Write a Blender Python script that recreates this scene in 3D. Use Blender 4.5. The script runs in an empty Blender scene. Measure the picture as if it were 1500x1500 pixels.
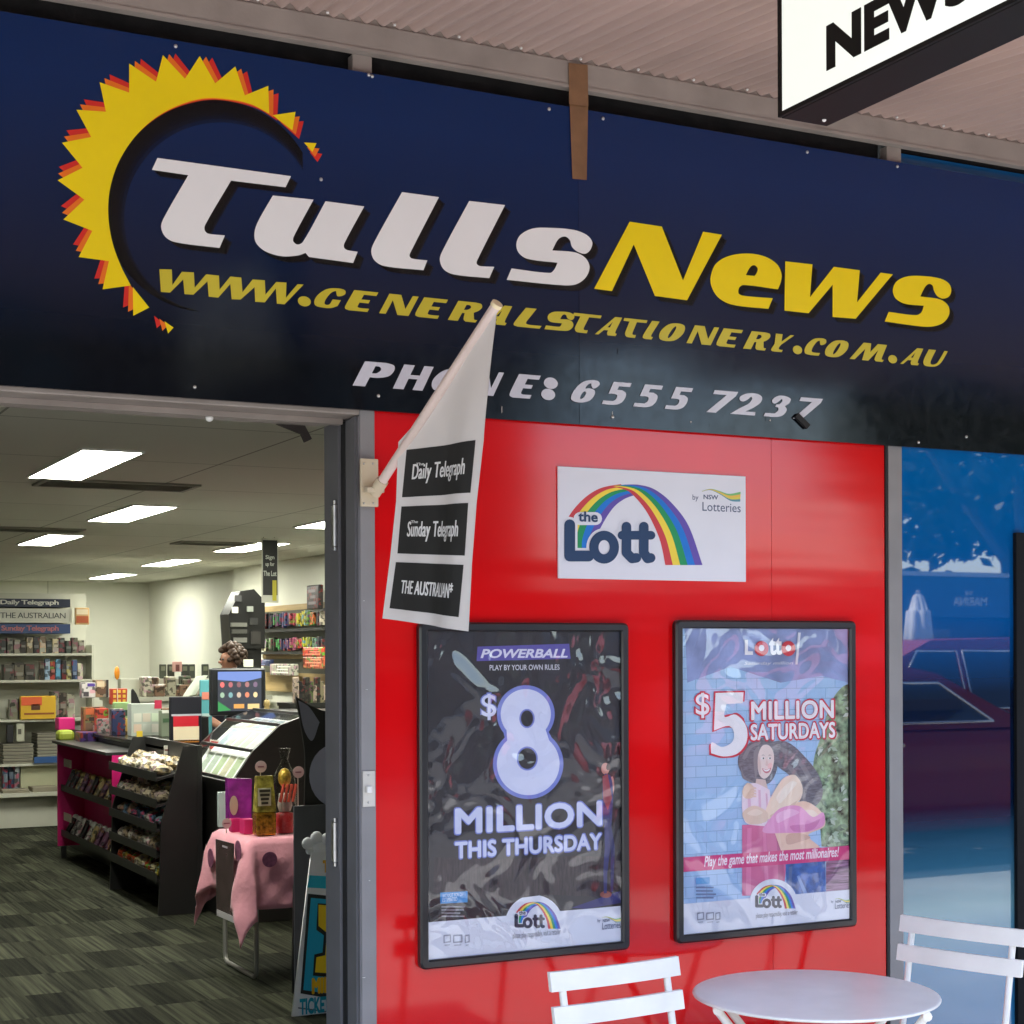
import bpy, math, random
import mathutils
from mathutils import Vector, Matrix
random.seed(11)
sc = bpy.context.scene
COL = sc.collection
R = math.radians

# ------------------------------------------------------------------ camera
FPX, YAW, ROLL, CY = 2400.0, R(26.94), R(-0.224), 954.7
CAM = Vector((0.0, -3.95, 1.62))
FW = Vector((math.sin(YAW), math.cos(YAW), 0)); r0 = Vector((math.cos(YAW), -math.sin(YAW), 0)); u0 = Vector((0, 0, 1))
RT = r0 * math.cos(ROLL) + u0 * math.sin(ROLL); UP = -r0 * math.sin(ROLL) + u0 * math.cos(ROLL)
cd = bpy.data.cameras.new('camera'); cam = bpy.data.objects.new('camera', cd); COL.objects.link(cam)
cd.sensor_width = 36; cd.lens = FPX / 1500 * 36; cd.shift_y = (CY - 750) / 1500
cd.clip_start = 0.05; cd.clip_end = 2000
cam.matrix_world = Matrix(((RT.x, UP.x, -FW.x, CAM.x), (RT.y, UP.y, -FW.y, CAM.y), (RT.z, UP.z, -FW.z, CAM.z), (0, 0, 0, 1)))
sc.camera = cam

def P(px, py, X=None, Y=None, Z=None):
    """where the sight line through a photograph pixel meets a wall, shelf or floor plane"""
    v = FW + RT * ((px - 750) / FPX) - UP * ((py - CY) / FPX)
    if Y is not None: t = (Y - CAM.y) / v.y
    elif Z is not None: t = (Z - CAM.z) / v.z
    else: t = (X - CAM.x) / v.x
    return CAM + v * t

# ------------------------------------------------------------------ sky, sun, exposure
SUN_EL, SUN_AZ = R(64), R(203)          # azimuth clockwise from +Y
w = bpy.data.worlds.new('World'); sc.world = w; w.use_nodes = True
nt = w.node_tree; bg = nt.nodes['Background']
sky = nt.nodes.new('ShaderNodeTexSky'); sky.sky_type = 'NISHITA'; sky.sun_disc = False
sky.sun_elevation = SUN_EL; sky.sun_rotation = SUN_AZ
nt.links.new(sky.outputs[0], bg.inputs[0]); bg.inputs[1].default_value = 0.15
sl = bpy.data.lights.new('sun', 'SUN'); sl.energy = 4.5; sl.angle = R(0.5); sl.color = (1, 0.95, 0.88)
so = bpy.data.objects.new('sun', sl); COL.objects.link(so)
sdir = Vector((math.sin(SUN_AZ) * math.cos(SUN_EL), math.cos(SUN_AZ) * math.cos(SUN_EL), math.sin(SUN_EL)))
so.rotation_euler = sdir.to_track_quat('Z', 'Y').to_euler()
sc.view_settings.view_transform = 'Standard'; sc.view_settings.look = 'None'
sc.view_settings.exposure = 2.28; sc.view_settings.gamma = 1
sc.cycles.use_denoising = True
sc.cycles.max_bounces = 10; sc.cycles.diffuse_bounces = 5; sc.cycles.transparent_max_bounces = 24
sc.cycles.caustics_reflective = False; sc.cycles.caustics_refractive = False
sc.cycles.sample_clamp_indirect = 6

# ------------------------------------------------------------------ materials
MATS = {}
def s2l(c):
    return tuple((x / 12.92 if x <= 0.04045 else ((x + 0.055) / 1.055) ** 2.4) for x in (v / 255 for v in c))
def mat(name, col, rough=0.5, metal=0.0, spec=0.5, var=0.12, scale=6.0, bump=0.0, bscale=40.0, coat=0.0, coat_r=0.05, stretch=(1, 1, 1), rvar=0.0, sheen=0):
    """a paint, plastic, cloth or metal with noise-driven colour and relief"""
    if name in MATS: return MATS[name]
    m = bpy.data.materials.new(name); m.use_nodes = True; t = m.node_tree; b = t.nodes['Principled BSDF']
    tc = t.nodes.new('ShaderNodeTexCoord'); mp = t.nodes.new('ShaderNodeMapping'); mp.inputs['Scale'].default_value = stretch
    t.links.new(tc.outputs['Object'], mp.inputs[0])
    n = t.nodes.new('ShaderNodeTexNoise'); n.inputs['Scale'].default_value = scale; n.inputs['Detail'].default_value = 5
    t.links.new(mp.outputs[0], n.inputs['Vector'])
    rp = t.nodes.new('ShaderNodeMapRange'); rp.inputs['From Min'].default_value = 0.3; rp.inputs['From Max'].default_value = 0.7
    rp.inputs['To Min'].default_value = 1 - var; rp.inputs['To Max'].default_value = 1 + var
    t.links.new(n.outputs['Fac'], rp.inputs['Value'])
    mx = t.nodes.new('ShaderNodeVectorMath'); mx.operation = 'SCALE'; mx.inputs[0].default_value = col[:3]
    t.links.new(rp.outputs[0], mx.inputs['Scale']); t.links.new(mx.outputs[0], b.inputs['Base Color'])
    b.inputs['Roughness'].default_value = rough; b.inputs['Metallic'].default_value = metal; b.inputs['Specular IOR Level'].default_value = spec
    b.inputs['Coat Weight'].default_value = coat; b.inputs['Coat Roughness'].default_value = coat_r
    if sheen: b.inputs['Sheen Weight'].default_value = sheen
    if rvar:
        r2 = t.nodes.new('ShaderNodeMapRange'); r2.inputs['From Min'].default_value = 0.3; r2.inputs['From Max'].default_value = 0.7
        r2.inputs['To Min'].default_value = max(0.02, rough - rvar); r2.inputs['To Max'].default_value = rough + rvar
        t.links.new(n.outputs['Fac'], r2.inputs['Value']); t.links.new(r2.outputs[0], b.inputs['Roughness'])
    if bump:
        n2 = t.nodes.new('ShaderNodeTexNoise'); n2.inputs['Scale'].default_value = bscale; n2.inputs['Detail'].default_value = 3
        t.links.new(mp.outputs[0], n2.inputs['Vector'])
        bp = t.nodes.new('ShaderNodeBump'); bp.inputs['Strength'].default_value = bump; bp.inputs['Distance'].default_value = 0.01
        t.links.new(n2.outputs['Fac'], bp.inputs['Height']); t.links.new(bp.outputs[0], b.inputs['Normal'])
    MATS[name] = m; return m
def busy(c, n=3.0, seed=0):
    """crowded packaging print: irregular patches of tints around one colour"""
    key = 'busy_%d_%d_%d_%d' % (*[int(v) for v in c], int(n))
    if key in MATS: return MATS[key]
    m = mat(key, s2l(c), .35, var=.1); t = m.node_tree; b = t.nodes['Principled BSDF']; N = t.nodes.new
    tc = N('ShaderNodeTexCoord'); vo = N('ShaderNodeTexVoronoi'); vo.inputs['Scale'].default_value = n * 9; vo.distance = 'CHEBYCHEV'; t.links.new(tc.outputs['Object'], vo.inputs['Vector'])
    hs = N('ShaderNodeMix'); hs.data_type = 'RGBA'; hs.inputs['A'].default_value = (*s2l(c), 1); sp = N('ShaderNodeSeparateColor'); t.links.new(vo.outputs['Color'], sp.inputs[0])
    cr = N('ShaderNodeValToRGB'); e = cr.color_ramp.elements; lo = tuple(v * .25 for v in s2l(c)); hi = tuple(min(.8, v * .5 + .32) for v in s2l(c))
    e[0].position = 0; e[0].color = (*lo, 1); e[1].position = 1; e[1].color = (*hi, 1); q = e.new(.3); q.color = (*s2l(c), 1); q = e.new(.65); q.color = (*s2l(c), 1); q = e.new(.8); q.color = (min(.7, s2l(c)[2] + .1), s2l(c)[0] * .6, s2l(c)[1] * .7, 1); cr.color_ramp.interpolation = 'CONSTANT'
    t.links.new(sp.outputs[0], cr.inputs[0]); t.links.new(cr.outputs[0], b.inputs['Base Color'])
    return m
def flat(c, rough=0.45, **k):
    """printed ink or plain plastic of an sRGB colour"""
    c = tuple(int(v) for v in c)
    return mat('print_%d_%d_%d_%d' % (*c, int(rough * 100)), s2l(c), rough, var=k.pop('var', 0.05), **k)
def glow(name, col, strength, base=0.8):
    if name in MATS: return MATS[name]
    m = bpy.data.materials.new(name); m.use_nodes = True; t = m.node_tree; b = t.nodes['Principled BSDF']
    b.inputs['Base Color'].default_value = (base, base, base, 1); b.inputs['Roughness'].default_value = 0.3; b.inputs['Emission Color'].default_value = (*col, 1); b.inputs['Emission Strength'].default_value = strength
    MATS[name] = m; return m
def soft_ink(name, a):
    """thin black screen-print that lets the ground colour show"""
    if name in MATS: return MATS[name]
    m = bpy.data.materials.new(name); m.use_nodes = True; t = m.node_tree; b = t.nodes['Principled BSDF']
    b.inputs['Base Color'].default_value = (.004, .004, .005, 1); b.inputs['Roughness'].default_value = .2; b.inputs['Alpha'].default_value = a
    MATS[name] = m; return m
def clear_sheet(name, bump, bscale, ior=1.5, rough=0.04, tint=(1, 1, 1), stretch=(1, 1, 1), detail=2.0, dist=0.02):
    """a clear film or pane: see-through, with fresnel reflection and waves"""
    if name in MATS: return MATS[name]
    m = bpy.data.materials.new(name); m.use_nodes = True; t = m.node_tree; t.nodes.remove(t.nodes['Principled BSDF'])
    out = t.nodes['Material Output']; tr = t.nodes.new('ShaderNodeBsdfTransparent'); tr.inputs[0].default_value = (*tint, 1)
    gl = t.nodes.new('ShaderNodeBsdfGlossy'); gl.inputs['Roughness'].default_value = rough; fr = t.nodes.new('ShaderNodeFresnel'); fr.inputs[0].default_value = ior
    mx = t.nodes.new('ShaderNodeMixShader'); t.links.new(fr.outputs[0], mx.inputs[0]); t.links.new(tr.outputs[0], mx.inputs[1]); t.links.new(gl.outputs[0], mx.inputs[2])
    t.links.new(mx.outputs[0], out.inputs[0])
    ge = t.nodes.new('ShaderNodeNewGeometry'); iv = t.nodes.new('ShaderNodeMath'); iv.operation = 'SUBTRACT'; iv.inputs[0].default_value = 1; t.links.new(ge.outputs['Backfacing'], iv.inputs[1])
    ml = t.nodes.new('ShaderNodeMath'); ml.operation = 'MULTIPLY'; t.links.new(fr.outputs[0], ml.inputs[0]); t.links.new(iv.outputs[0], ml.inputs[1]); t.links.new(ml.outputs[0], mx.inputs[0])
    if bump:
        tc = t.nodes.new('ShaderNodeTexCoord'); mp = t.nodes.new('ShaderNodeMapping'); mp.inputs['Scale'].default_value = stretch
        n = t.nodes.new('ShaderNodeTexNoise'); n.inputs['Scale'].default_value = bscale; n.inputs['Detail'].default_value = detail; n.inputs['Distortion'].default_value = 0.6
        bp = t.nodes.new('ShaderNodeBump'); bp.inputs['Strength'].default_value = bump; bp.inputs['Distance'].default_value = dist
        t.links.new(tc.outputs['Object'], mp.inputs[0]); t.links.new(mp.outputs[0], n.inputs['Vector']); t.links.new(n.outputs['Fac'], bp.inputs['Height'])
        t.links.new(bp.outputs[0], gl.inputs['Normal']); t.links.new(bp.outputs[0], fr.inputs['Normal'])
    MATS[name] = m; return m

# ------------------------------------------------------------------ mesh helpers
def root_loc(o):
    v = Vector((0, 0, 0))
    while o is not None: v += o.location; o = o.parent
    return v
def link(name, me, m, parent=None):
    if parent is not None: me.transform(Matrix.Translation(-root_loc(parent)))
    if m is not None and not me.materials: me.materials.append(m)
    o = bpy.data.objects.new(name, me); COL.objects.link(o)
    if parent is not None: o.parent = parent
    return o
def tag(o, label=None, cat=None, group=None, kind=None):
    if label: o['label'] = label
    if cat: o['category'] = cat
    if group: o['group'] = group
    if kind: o['kind'] = kind
    return o
def thing(name, label, cat, loc=(0, 0, 0), group=None):
    o = bpy.data.objects.new(name, None); COL.objects.link(o); o.location = loc; o.empty_display_size = 0.1
    return tag(o, label, cat, group)

class MB:
    def __init__(s): s.v = []; s.f = []; s.sm = []
    def add(s, vs, fs, smooth=False):
        k = len(s.v); s.v += [tuple(p) for p in vs]; s.f += [tuple(i + k for i in f) for f in fs]; s.sm += [smooth] * len(fs); return s
    def box(s, a, b, bev=0.0):
        x0, y0, z0 = (min(p, q) for p, q in zip(a, b)); x1, y1, z1 = (max(p, q) for p, q in zip(a, b))
        if bev > 0:
            bev = min(bev, (x1 - x0) / 2.1, (y1 - y0) / 2.1, (z1 - z0) / 2.1)
            import bmesh
            bm = bmesh.new(); bmesh.ops.create_cube(bm, size=1)
            for vv in bm.verts: vv.co = Vector(((x0 + x1) / 2 + vv.co.x * (x1 - x0), (y0 + y1) / 2 + vv.co.y * (y1 - y0), (z0 + z1) / 2 + vv.co.z * (z1 - z0)))
            bmesh.ops.bevel(bm, geom=bm.edges[:], offset=bev, segments=2, profile=0.5, affect='EDGES')
            bm.verts.index_update(); vs = [tuple(q.co) for q in bm.verts]; fs = [tuple(q.index for q in fc.verts) for fc in bm.faces]; bm.free()
            return s.add(vs, fs)
        vs = [(x0, y0, z0), (x1, y0, z0), (x1, y1, z0), (x0, y1, z0), (x0, y0, z1), (x1, y0, z1), (x1, y1, z1), (x0, y1, z1)]
        return s.add(vs, [(3, 2, 1, 0), (4, 5, 6, 7), (0, 1, 5, 4), (1, 2, 6, 5), (2, 3, 7, 6), (3, 0, 4, 7)])
    def hexa(s, q):      # 8 corners: bottom 4, top 4
        return s.add(q, [(3, 2, 1, 0), (4, 5, 6, 7), (0, 1, 5, 4), (1, 2, 6, 5), (2, 3, 7, 6), (3, 0, 4, 7)])
    def prism(s, pts, d):   # convex-ish polygon of 3D points pushed along d
        n = len(pts); d = Vector(d); a = [Vector(p) for p in pts]; b = [p + d for p in a]
        return s.add(a + b, [tuple(range(n))[::-1], tuple(range(n, 2 * n))] + [(i, (i + 1) % n, n + (i + 1) % n, n + i) for i in range(n)])
    def tube(s, pts, r, n=10, cap=True):
        pts = [Vector(p) for p in pts]; rs = r if isinstance(r, (list, tuple)) else [r] * len(pts); rings = []; up = None
        for i, p in enumerate(pts):
            d = (pts[min(i + 1, len(pts) - 1)] - pts[max(i - 1, 0)]).normalized()
            if up is None: up = d.orthogonal().normalized()
            up = (up - d * up.dot(d)).normalized(); q = d.cross(up)
            rings.append([p + (up * math.cos(2 * math.pi * k / n) + q * math.sin(2 * math.pi * k / n)) * rs[i] for k in range(n)])
        vs = [v for rg in rings for v in rg]; fs = [(i * n + k, i * n + (k + 1) % n, (i + 1) * n + (k + 1) % n, (i + 1) * n + k) for i in range(len(pts) - 1) for k in range(n)]
        s.add(vs, fs, True)
        if cap: s.add(rings[0], [tuple(range(n))[::-1]]); s.add(rings[-1], [tuple(range(n))])
        return s
    def lathe(s, prof, c, n=24, sx=1, sy=1):   # prof: (r, z)
        vs = [(c[0] + sx * r * math.cos(2 * math.pi * k / n), c[1] + sy * r * math.sin(2 * math.pi * k / n), c[2] + z) for r, z in prof for k in range(n)]
        fs = [(i * n + k, i * n + (k + 1) % n, (i + 1) * n + (k + 1) % n, (i + 1) * n + k) for i in range(len(prof) - 1) for k in range(n)]
        s.add(vs, fs, True)
        m = len(prof) - 1
        return s.add([vs[k] for k in range(n)], [tuple(range(n))[::-1]]).add([vs[m * n + k] for k in range(n)], [tuple(range(n))])
    def ball(s, c, r, n=14, m=9):
        rr = r if isinstance(r, (list, tuple)) else (r, r, r)
        vs = []; 
        for i in range(m + 1):
            th = math.pi * (0.02 + 0.96 * i / m)
            for k in range(n):
                ph = 2 * math.pi * k / n
                vs.append((c[0] + rr[0] * math.sin(th) * math.cos(ph), c[1] + rr[1] * math.sin(th) * math.sin(ph), c[2] + rr[2] * math.cos(th)))
        fs = [(i * n + k, (i + 1) * n + k, (i + 1) * n + (k + 1) % n, i * n + (k + 1) % n) for i in range(m) for k in range(n)]
        fs += [tuple(range(n)), tuple(range(m * n, m * n + n))[::-1]]
        return s.add(vs, fs, True)
    def cyl(s, a, b, r, n=16): return s.tube([a, b], r, n)
    def mesh(s, name):
        me = bpy.data.meshes.new(name); me.from_pydata(s.v, [], s.f); me.update()
        me.polygons.foreach_set('use_smooth', s.sm); return me
    def build(s, name, m, parent=None): return link(name, s.mesh(name), m, parent)

# ---- flat printed shapes and lettering
def curve_mesh(polys=None, text=None, offset=0.0, shear=0.0, spacing=1.0, align='LEFT', line=1.0):
    if text is not None:
        cu = bpy.data.curves.new('t', 'FONT'); cu.body = text; cu.offset = offset; cu.shear = shear; cu.space_character = spacing; cu.align_x = align; cu.space_line = line; cu.resolution_u = 4
    else:
        cu = bpy.data.curves.new('t', 'CURVE'); cu.dimensions = '2D'
        for pl in polys:
            sp = cu.splines.new('POLY'); sp.points.add(len(pl) - 1)
            for q, p in zip(sp.points, pl): q.co = (p[0], p[1], 0, 1)
            sp.use_cyclic_u = True
    cu.fill_mode = 'BOTH'; cu.extrude = 0.5
    ob = bpy.data.objects.new('t', cu); COL.objects.link(ob)
    dg = bpy.context.evaluated_depsgraph_get(); me = bpy.data.meshes.new_from_object(ob.evaluated_get(dg))
    bpy.data.objects.remove(ob); bpy.data.curves.remove(cu)
    me.materials.clear()
    return me
def remap(me, fn):
    for v in me.vertices: v.co = fn(v.co.x, v.co.y, v.co.z)
    me.update(); return me
TH = 0.0006
def sheet(name, polys, Y, m, parent=None, th=TH):
    """polygons given as world (x, z) lists, cut from a thin film whose front face is at depth Y"""
    me = curve_mesh(polys=polys)
    return link(name, remap(me, lambda a, b, c: Vector((a, Y + th * (0.5 - c), b))), m, parent)
def px_poly(pts, Y, ox=0, oy=0, k=1.0):
    out = []
    for p in pts:
        q = P(ox + p[0] * k, oy + p[1] * k, Y=Y); out.append((q.x, q.z))
    return out
def trace(txt, ox=0, oy=0, k=1.0):
    """'x,y x,ys ...' -> smooth pixel outline; s marks a smooth point"""
    pts = []; sm = []
    for tk in txt.split():
        s = tk.endswith('s'); a, b = tk.rstrip('s').split(','); pts.append((ox + float(a) * k, oy + float(b) * k)); sm.append(s)
    return hermite(pts, sm)
def hermite(pts, sm, n=7):
    N = len(pts); out = []
    def tan(i, other):
        if sm[i]:
            a, b = pts[i - 1], pts[(i + 1) % N]
            d0 = math.dist(pts[i], a); d1 = math.dist(pts[i], b); L = math.dist(pts[i], pts[other]); s = L / max(1e-9, d0 + d1)
            return ((b[0] - a[0]) * s, (b[1] - a[1]) * s)
        return None
    for i in range(N):
        j = (i + 1) % N; out.append(pts[i])
        if not (sm[i] or sm[j]): continue
        ch = (pts[j][0] - pts[i][0], pts[j][1] - pts[i][1])
        m0 = tan(i, j) or ch; m1 = tan(j, i) or ch
        for q in range(1, n):
            t = q / n; h00 = 2*t**3 - 3*t*t + 1; h10 = t**3 - 2*t*t + t; h01 = -2*t**3 + 3*t*t; h11 = t**3 - t*t
            out.append(tuple(h00*pts[i][a] + h10*m0[a] + h01*pts[j][a] + h11*m1[a] for a in (0, 1)))
    return out
def ell(cx, cy, rx, ry, n=28, a0=0, a1=360):
    return [(cx + rx * math.cos(R(a0 + (a1 - a0) * i / n)), cy + ry * math.sin(R(a0 + (a1 - a0) * i / n))) for i in range(n + (a1 - a0 < 360))]
def text_rect(name, body, x0, x1, z0, z1, Y, m, parent=None, th=TH, frame=None, **k):
    """lettering fitted into a world rectangle on a plane facing -Y (or mapped by frame)"""
    me = curve_mesh(text=body, **k)
    xs = [v.co.x for v in me.vertices]; ys = [v.co.y for v in me.vertices]
    ax, bx, ay, by = min(xs), max(xs), min(ys), max(ys)
    def fn(a, b, c):
        x = x0 + (a - ax) / (bx - ax) * (x1 - x0); z = z0 + (b - ay) / (by - ay) * (z1 - z0)
        return frame(x, z, c) if frame else Vector((x, Y + th * (0.5 - c), z))
    return link(name, remap(me, fn), m, parent)
def text_px(name, body, tl, br, Y, m, parent=None, **k):
    a = P(*tl, Y=Y); b = P(*br, Y=Y)
    return text_rect(name, body, a.x, b.x, b.z, a.z, Y, m, parent, **k)
def text_bold(name, body, x0, x1, z0, z1, Y, m, parent, d, n=8, frame=None):
    """heavy lettering: the same word printed n times around a small circle, each a hair prouder"""
    me = curve_mesh(text=body, spacing=1.04); xs = [v.co.x for v in me.vertices]; ys = [v.co.y for v in me.vertices]; ax, bx, ay, by = min(xs), max(xs), min(ys), max(ys)
    base = [(v.co.x, v.co.y, v.co.z) for v in me.vertices]; fc = [tuple(p.vertices) for p in me.polygons if all(me.vertices[i].co.z > 0 for i in p.vertices)]; mb = MB()
    for k in range(n + 1):
        dx, dz = (d * math.cos(2 * math.pi * k / n), d * math.sin(2 * math.pi * k / n)) if k < n else (0, 0)
        vs = []
        for a, b, c in base:
            x = x0 + d + (a - ax) / (bx - ax) * (x1 - x0 - 2 * d) + dx; z = z0 + d + (b - ay) / (by - ay) * (z1 - z0 - 2 * d) + dz
            vs.append(frame(x, z, k) if frame else (x, Y - .000018 * k, z))
        mb.add(vs, fc)
    return mb.build(name, m, parent)
def stroke(pts, wd, n=8):
    """outline of a round-ended brush stroke along pts (2D, convex turns handled by overlap)"""
    L = []; Rr = []; N = len(pts); r = wd / 2
    for i, p in enumerate(pts):
        a = pts[max(0, i - 1)]; b = pts[min(N - 1, i + 1)]; d = math.atan2(b[1] - a[1], b[0] - a[0])
        L.append((p[0] - r * math.sin(d), p[1] + r * math.cos(d))); Rr.append((p[0] + r * math.sin(d), p[1] - r * math.cos(d)))
    d0 = math.atan2(pts[1][1] - pts[0][1], pts[1][0] - pts[0][0]); d1 = math.atan2(pts[-1][1] - pts[-2][1], pts[-1][0] - pts[-2][0])
    e1 = [(pts[-1][0] + r * math.cos(d1 + math.pi / 2 - math.pi * i / n), pts[-1][1] + r * math.sin(d1 + math.pi / 2 - math.pi * i / n)) for i in range(1, n)]
    e0 = [(pts[0][0] + r * math.cos(d0 - math.pi / 2 - math.pi * i / n), pts[0][1] + r * math.sin(d0 - math.pi / 2 - math.pi * i / n)) for i in range(1, n)]
    return L + e1 + Rr[::-1] + e0
# ------------------------------------------------------------------ ground
M_conc = mat('pavement_concrete', (0.25, 0.25, 0.247), 0.8, var=0.18, scale=1.3, bump=0.25, bscale=60)
M_asph = mat('asphalt', (0.055, 0.055, 0.058), 0.85, var=0.25, scale=3, bump=0.4, bscale=90)
M_grey = mat('grey_powder_coat', s2l((136, 134, 134)), 0.42, var=0.07, scale=9, bump=0.04, bscale=200)
M_dgrey = mat('dark_grey_powder_coat', s2l((104, 104, 107)), 0.45, var=0.08, scale=9)
M_beige = mat('weathered_beige_paint', s2l((150, 140, 132)), 0.5, var=0.14, scale=7, bump=0.05, bscale=120)
M_black = mat('black_gap', (0.012, 0.012, 0.013), 0.7, var=0.2)
M_white = mat('white_enamel', (0.86, 0.85, 0.81), 0.34, var=0.04, scale=12, bump=0.03, bscale=180)
M_render = mat('painted_render', (0.45, 0.43, 0.4), 0.75, var=0.1, scale=3, bump=0.2, bscale=50)
M_steel = mat('worn_steel', (0.55, 0.54, 0.52), 0.35, metal=1.0, var=0.15, scale=20)

tag(MB().box((-14, -5.2, -0.3), (24, 0.0, 0.0)).build('pavement', M_conc), kind='structure')
tag(MB().box((-14, -5.35, -0.3), (24, -5.203, 0.003), 0.02).build('kerb', M_conc), kind='structure')
tag(MB().box((-250, -14.0, -0.4), (250, -5.352, -0.13)).build('road', M_asph), kind='structure')
tag(MB().box((-250, -300, -0.4), (250, -14.003, 0.0)).build('far_pavement', M_conc), kind='structure')

# ------------------------------------------------------------------ shopfront
sf = thing('shopfront', 'grey framed shopfront with red wall panels, open doorway and blue glass', 'shopfront', (2.4, 0, 0))
def red_mat():
    m = mat('gloss_red_panel', (0.72, 0.003, 0.005), 0.09, spec=0.42, var=0.07, scale=1.5)
    t = m.node_tree; b = t.nodes['Principled BSDF']
    tc = t.nodes.new('ShaderNodeTexCoord'); mp = t.nodes.new('ShaderNodeMapping'); mp.inputs['Scale'].default_value = (0.5, 1, 3.2)
    n = t.nodes.new('ShaderNodeTexNoise'); n.inputs['Scale'].default_value = 1.6; n.inputs['Detail'].default_value = 2
    bp = t.nodes.new('ShaderNodeBump'); bp.inputs['Strength'].default_value = 0.16; bp.inputs['Distance'].default_value = 0.012
    t.links.new(tc.outputs['Object'], mp.inputs[0]); t.links.new(mp.outputs[0], n.inputs['Vector']); t.links.new(n.outputs['Fac'], bp.inputs['Height']); t.links.new(bp.outputs[0], b.inputs['Normal']); t.links.new(bp.outputs[0], b.inputs['Coat Normal'])
    return m
RED = red_mat()
RY = 0.02                                  # face of the red panels
seam = P(1130, 760, Y=RY).x
MB().box((1.617, RY, 0.0), (seam - 0.0008, RY + 0.012, 2.3)).build('red_panel', RED, sf)
MB().box((seam + 0.0008, RY, 0.0), (3.303, RY + 0.012, 2.3)).build('red_panel', RED, sf)
MB().box((1.617, RY + 0.014, 0.0), (3.312, RY + 0.05, 2.3)).box((3.305, RY - 0.004, 0), (3.3145, RY + 0.013, 2.3)).build('backing', M_black, sf)
fr = MB().box((3.315, 0.014, 0.0), (3.368, 0.1, 2.3), 0.002)
fr.build('mullion', M_grey, sf)
db = MB().box((1.5745, 0.014, 0.0), (1.616, 0.06, 2.3), 0.002)
db.build('door_stile', M_grey, sf)
jm = MB().box((1.570, 0.016, 0), (1.574, 0.105, 2.232)).box((1.565, 0.028, 0), (1.572, 0.05, 2.232)).box((1.574, 0.062, 0), (1.612, 0.25, 2.232)).box((1.561, 0.135, 0), (1.5735, 0.243, 2.232), 0.002)
jb = jm.build('door_jamb', M_dgrey, sf)
MB().box((1.568, 0.106, 0), (1.5735, 0.134, 2.23)).build('dark_gap_strip', M_black, jb)  # solid black strip put in for the shade of the jamb's gap
for za, zb in ((740, 800), (1205, 1262)):
    a = P(493, za, X=1.56); b = P(493, zb, X=1.56)  # unseen building, put in to give the sign's left side a dark reflection
    MB().cyl((1.556, a.y, b.z), (1.556, a.y, a.z), 0.007).cyl((1.556, a.y, b.z - 0.012), (1.556, a.y, b.z - 0.002), 0.005).cyl((1.556, a.y, a.z + 0.002), (1.556, a.y, a.z + 0.012), 0.005).box((1.556, a.y, b.z), (1.5605, a.y + 0.03, a.z)).build('hinge', M_steel, sf)
hd = MB().box((-0.6, 0.018, 2.236), (1.616, 0.27, 2.3), 0.004).box((-0.6, 0.1, 2.221), (1.5605, 0.13, 2.2355)).build('door_head', M_beige, sf)
a = P(305, 600, Y=0.13); MB().ball((a.x, 0.12, 2.219), 0.01).build('screw_head', M_white, hd)
a = P(430, 618, Y=0.27)
MB().prism([(a.x - .05, .262, 2.235), (a.x + .03, .262, 2.235), (a.x + .05, .262, 2.2), (a.x + .03, .262, 2.19), (a.x + .02, .262, 2.212)], (0, .012, 0)).build('door_catch', mat('rusty_black', (0.03, 0.022, 0.018), 0.6), hd)
a = P(534, 1130, Y=-0.002); b = P(552, 1182, Y=-0.002)
lk = MB().box((a.x, 0.0095, b.z), (b.x, 0.0135, a.z), 0.001).build('strike_plate', mat('brushed_plate', (0.62, 0.6, 0.55), 0.35, metal=0.6), sf)
c = P(543, 1157, Y=-0.006); MB().lathe([(0.008, -.008), (0.008, .008)], (c.x, 0.004, c.z), 12).build('lock_button', M_white, lk)
for yy in (1136, 1176):
    c = P(543, yy, Y=-.006); MB().ball((c.x, 0.0095, c.z), 0.003).build('screw_head', M_steel, lk)
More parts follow.
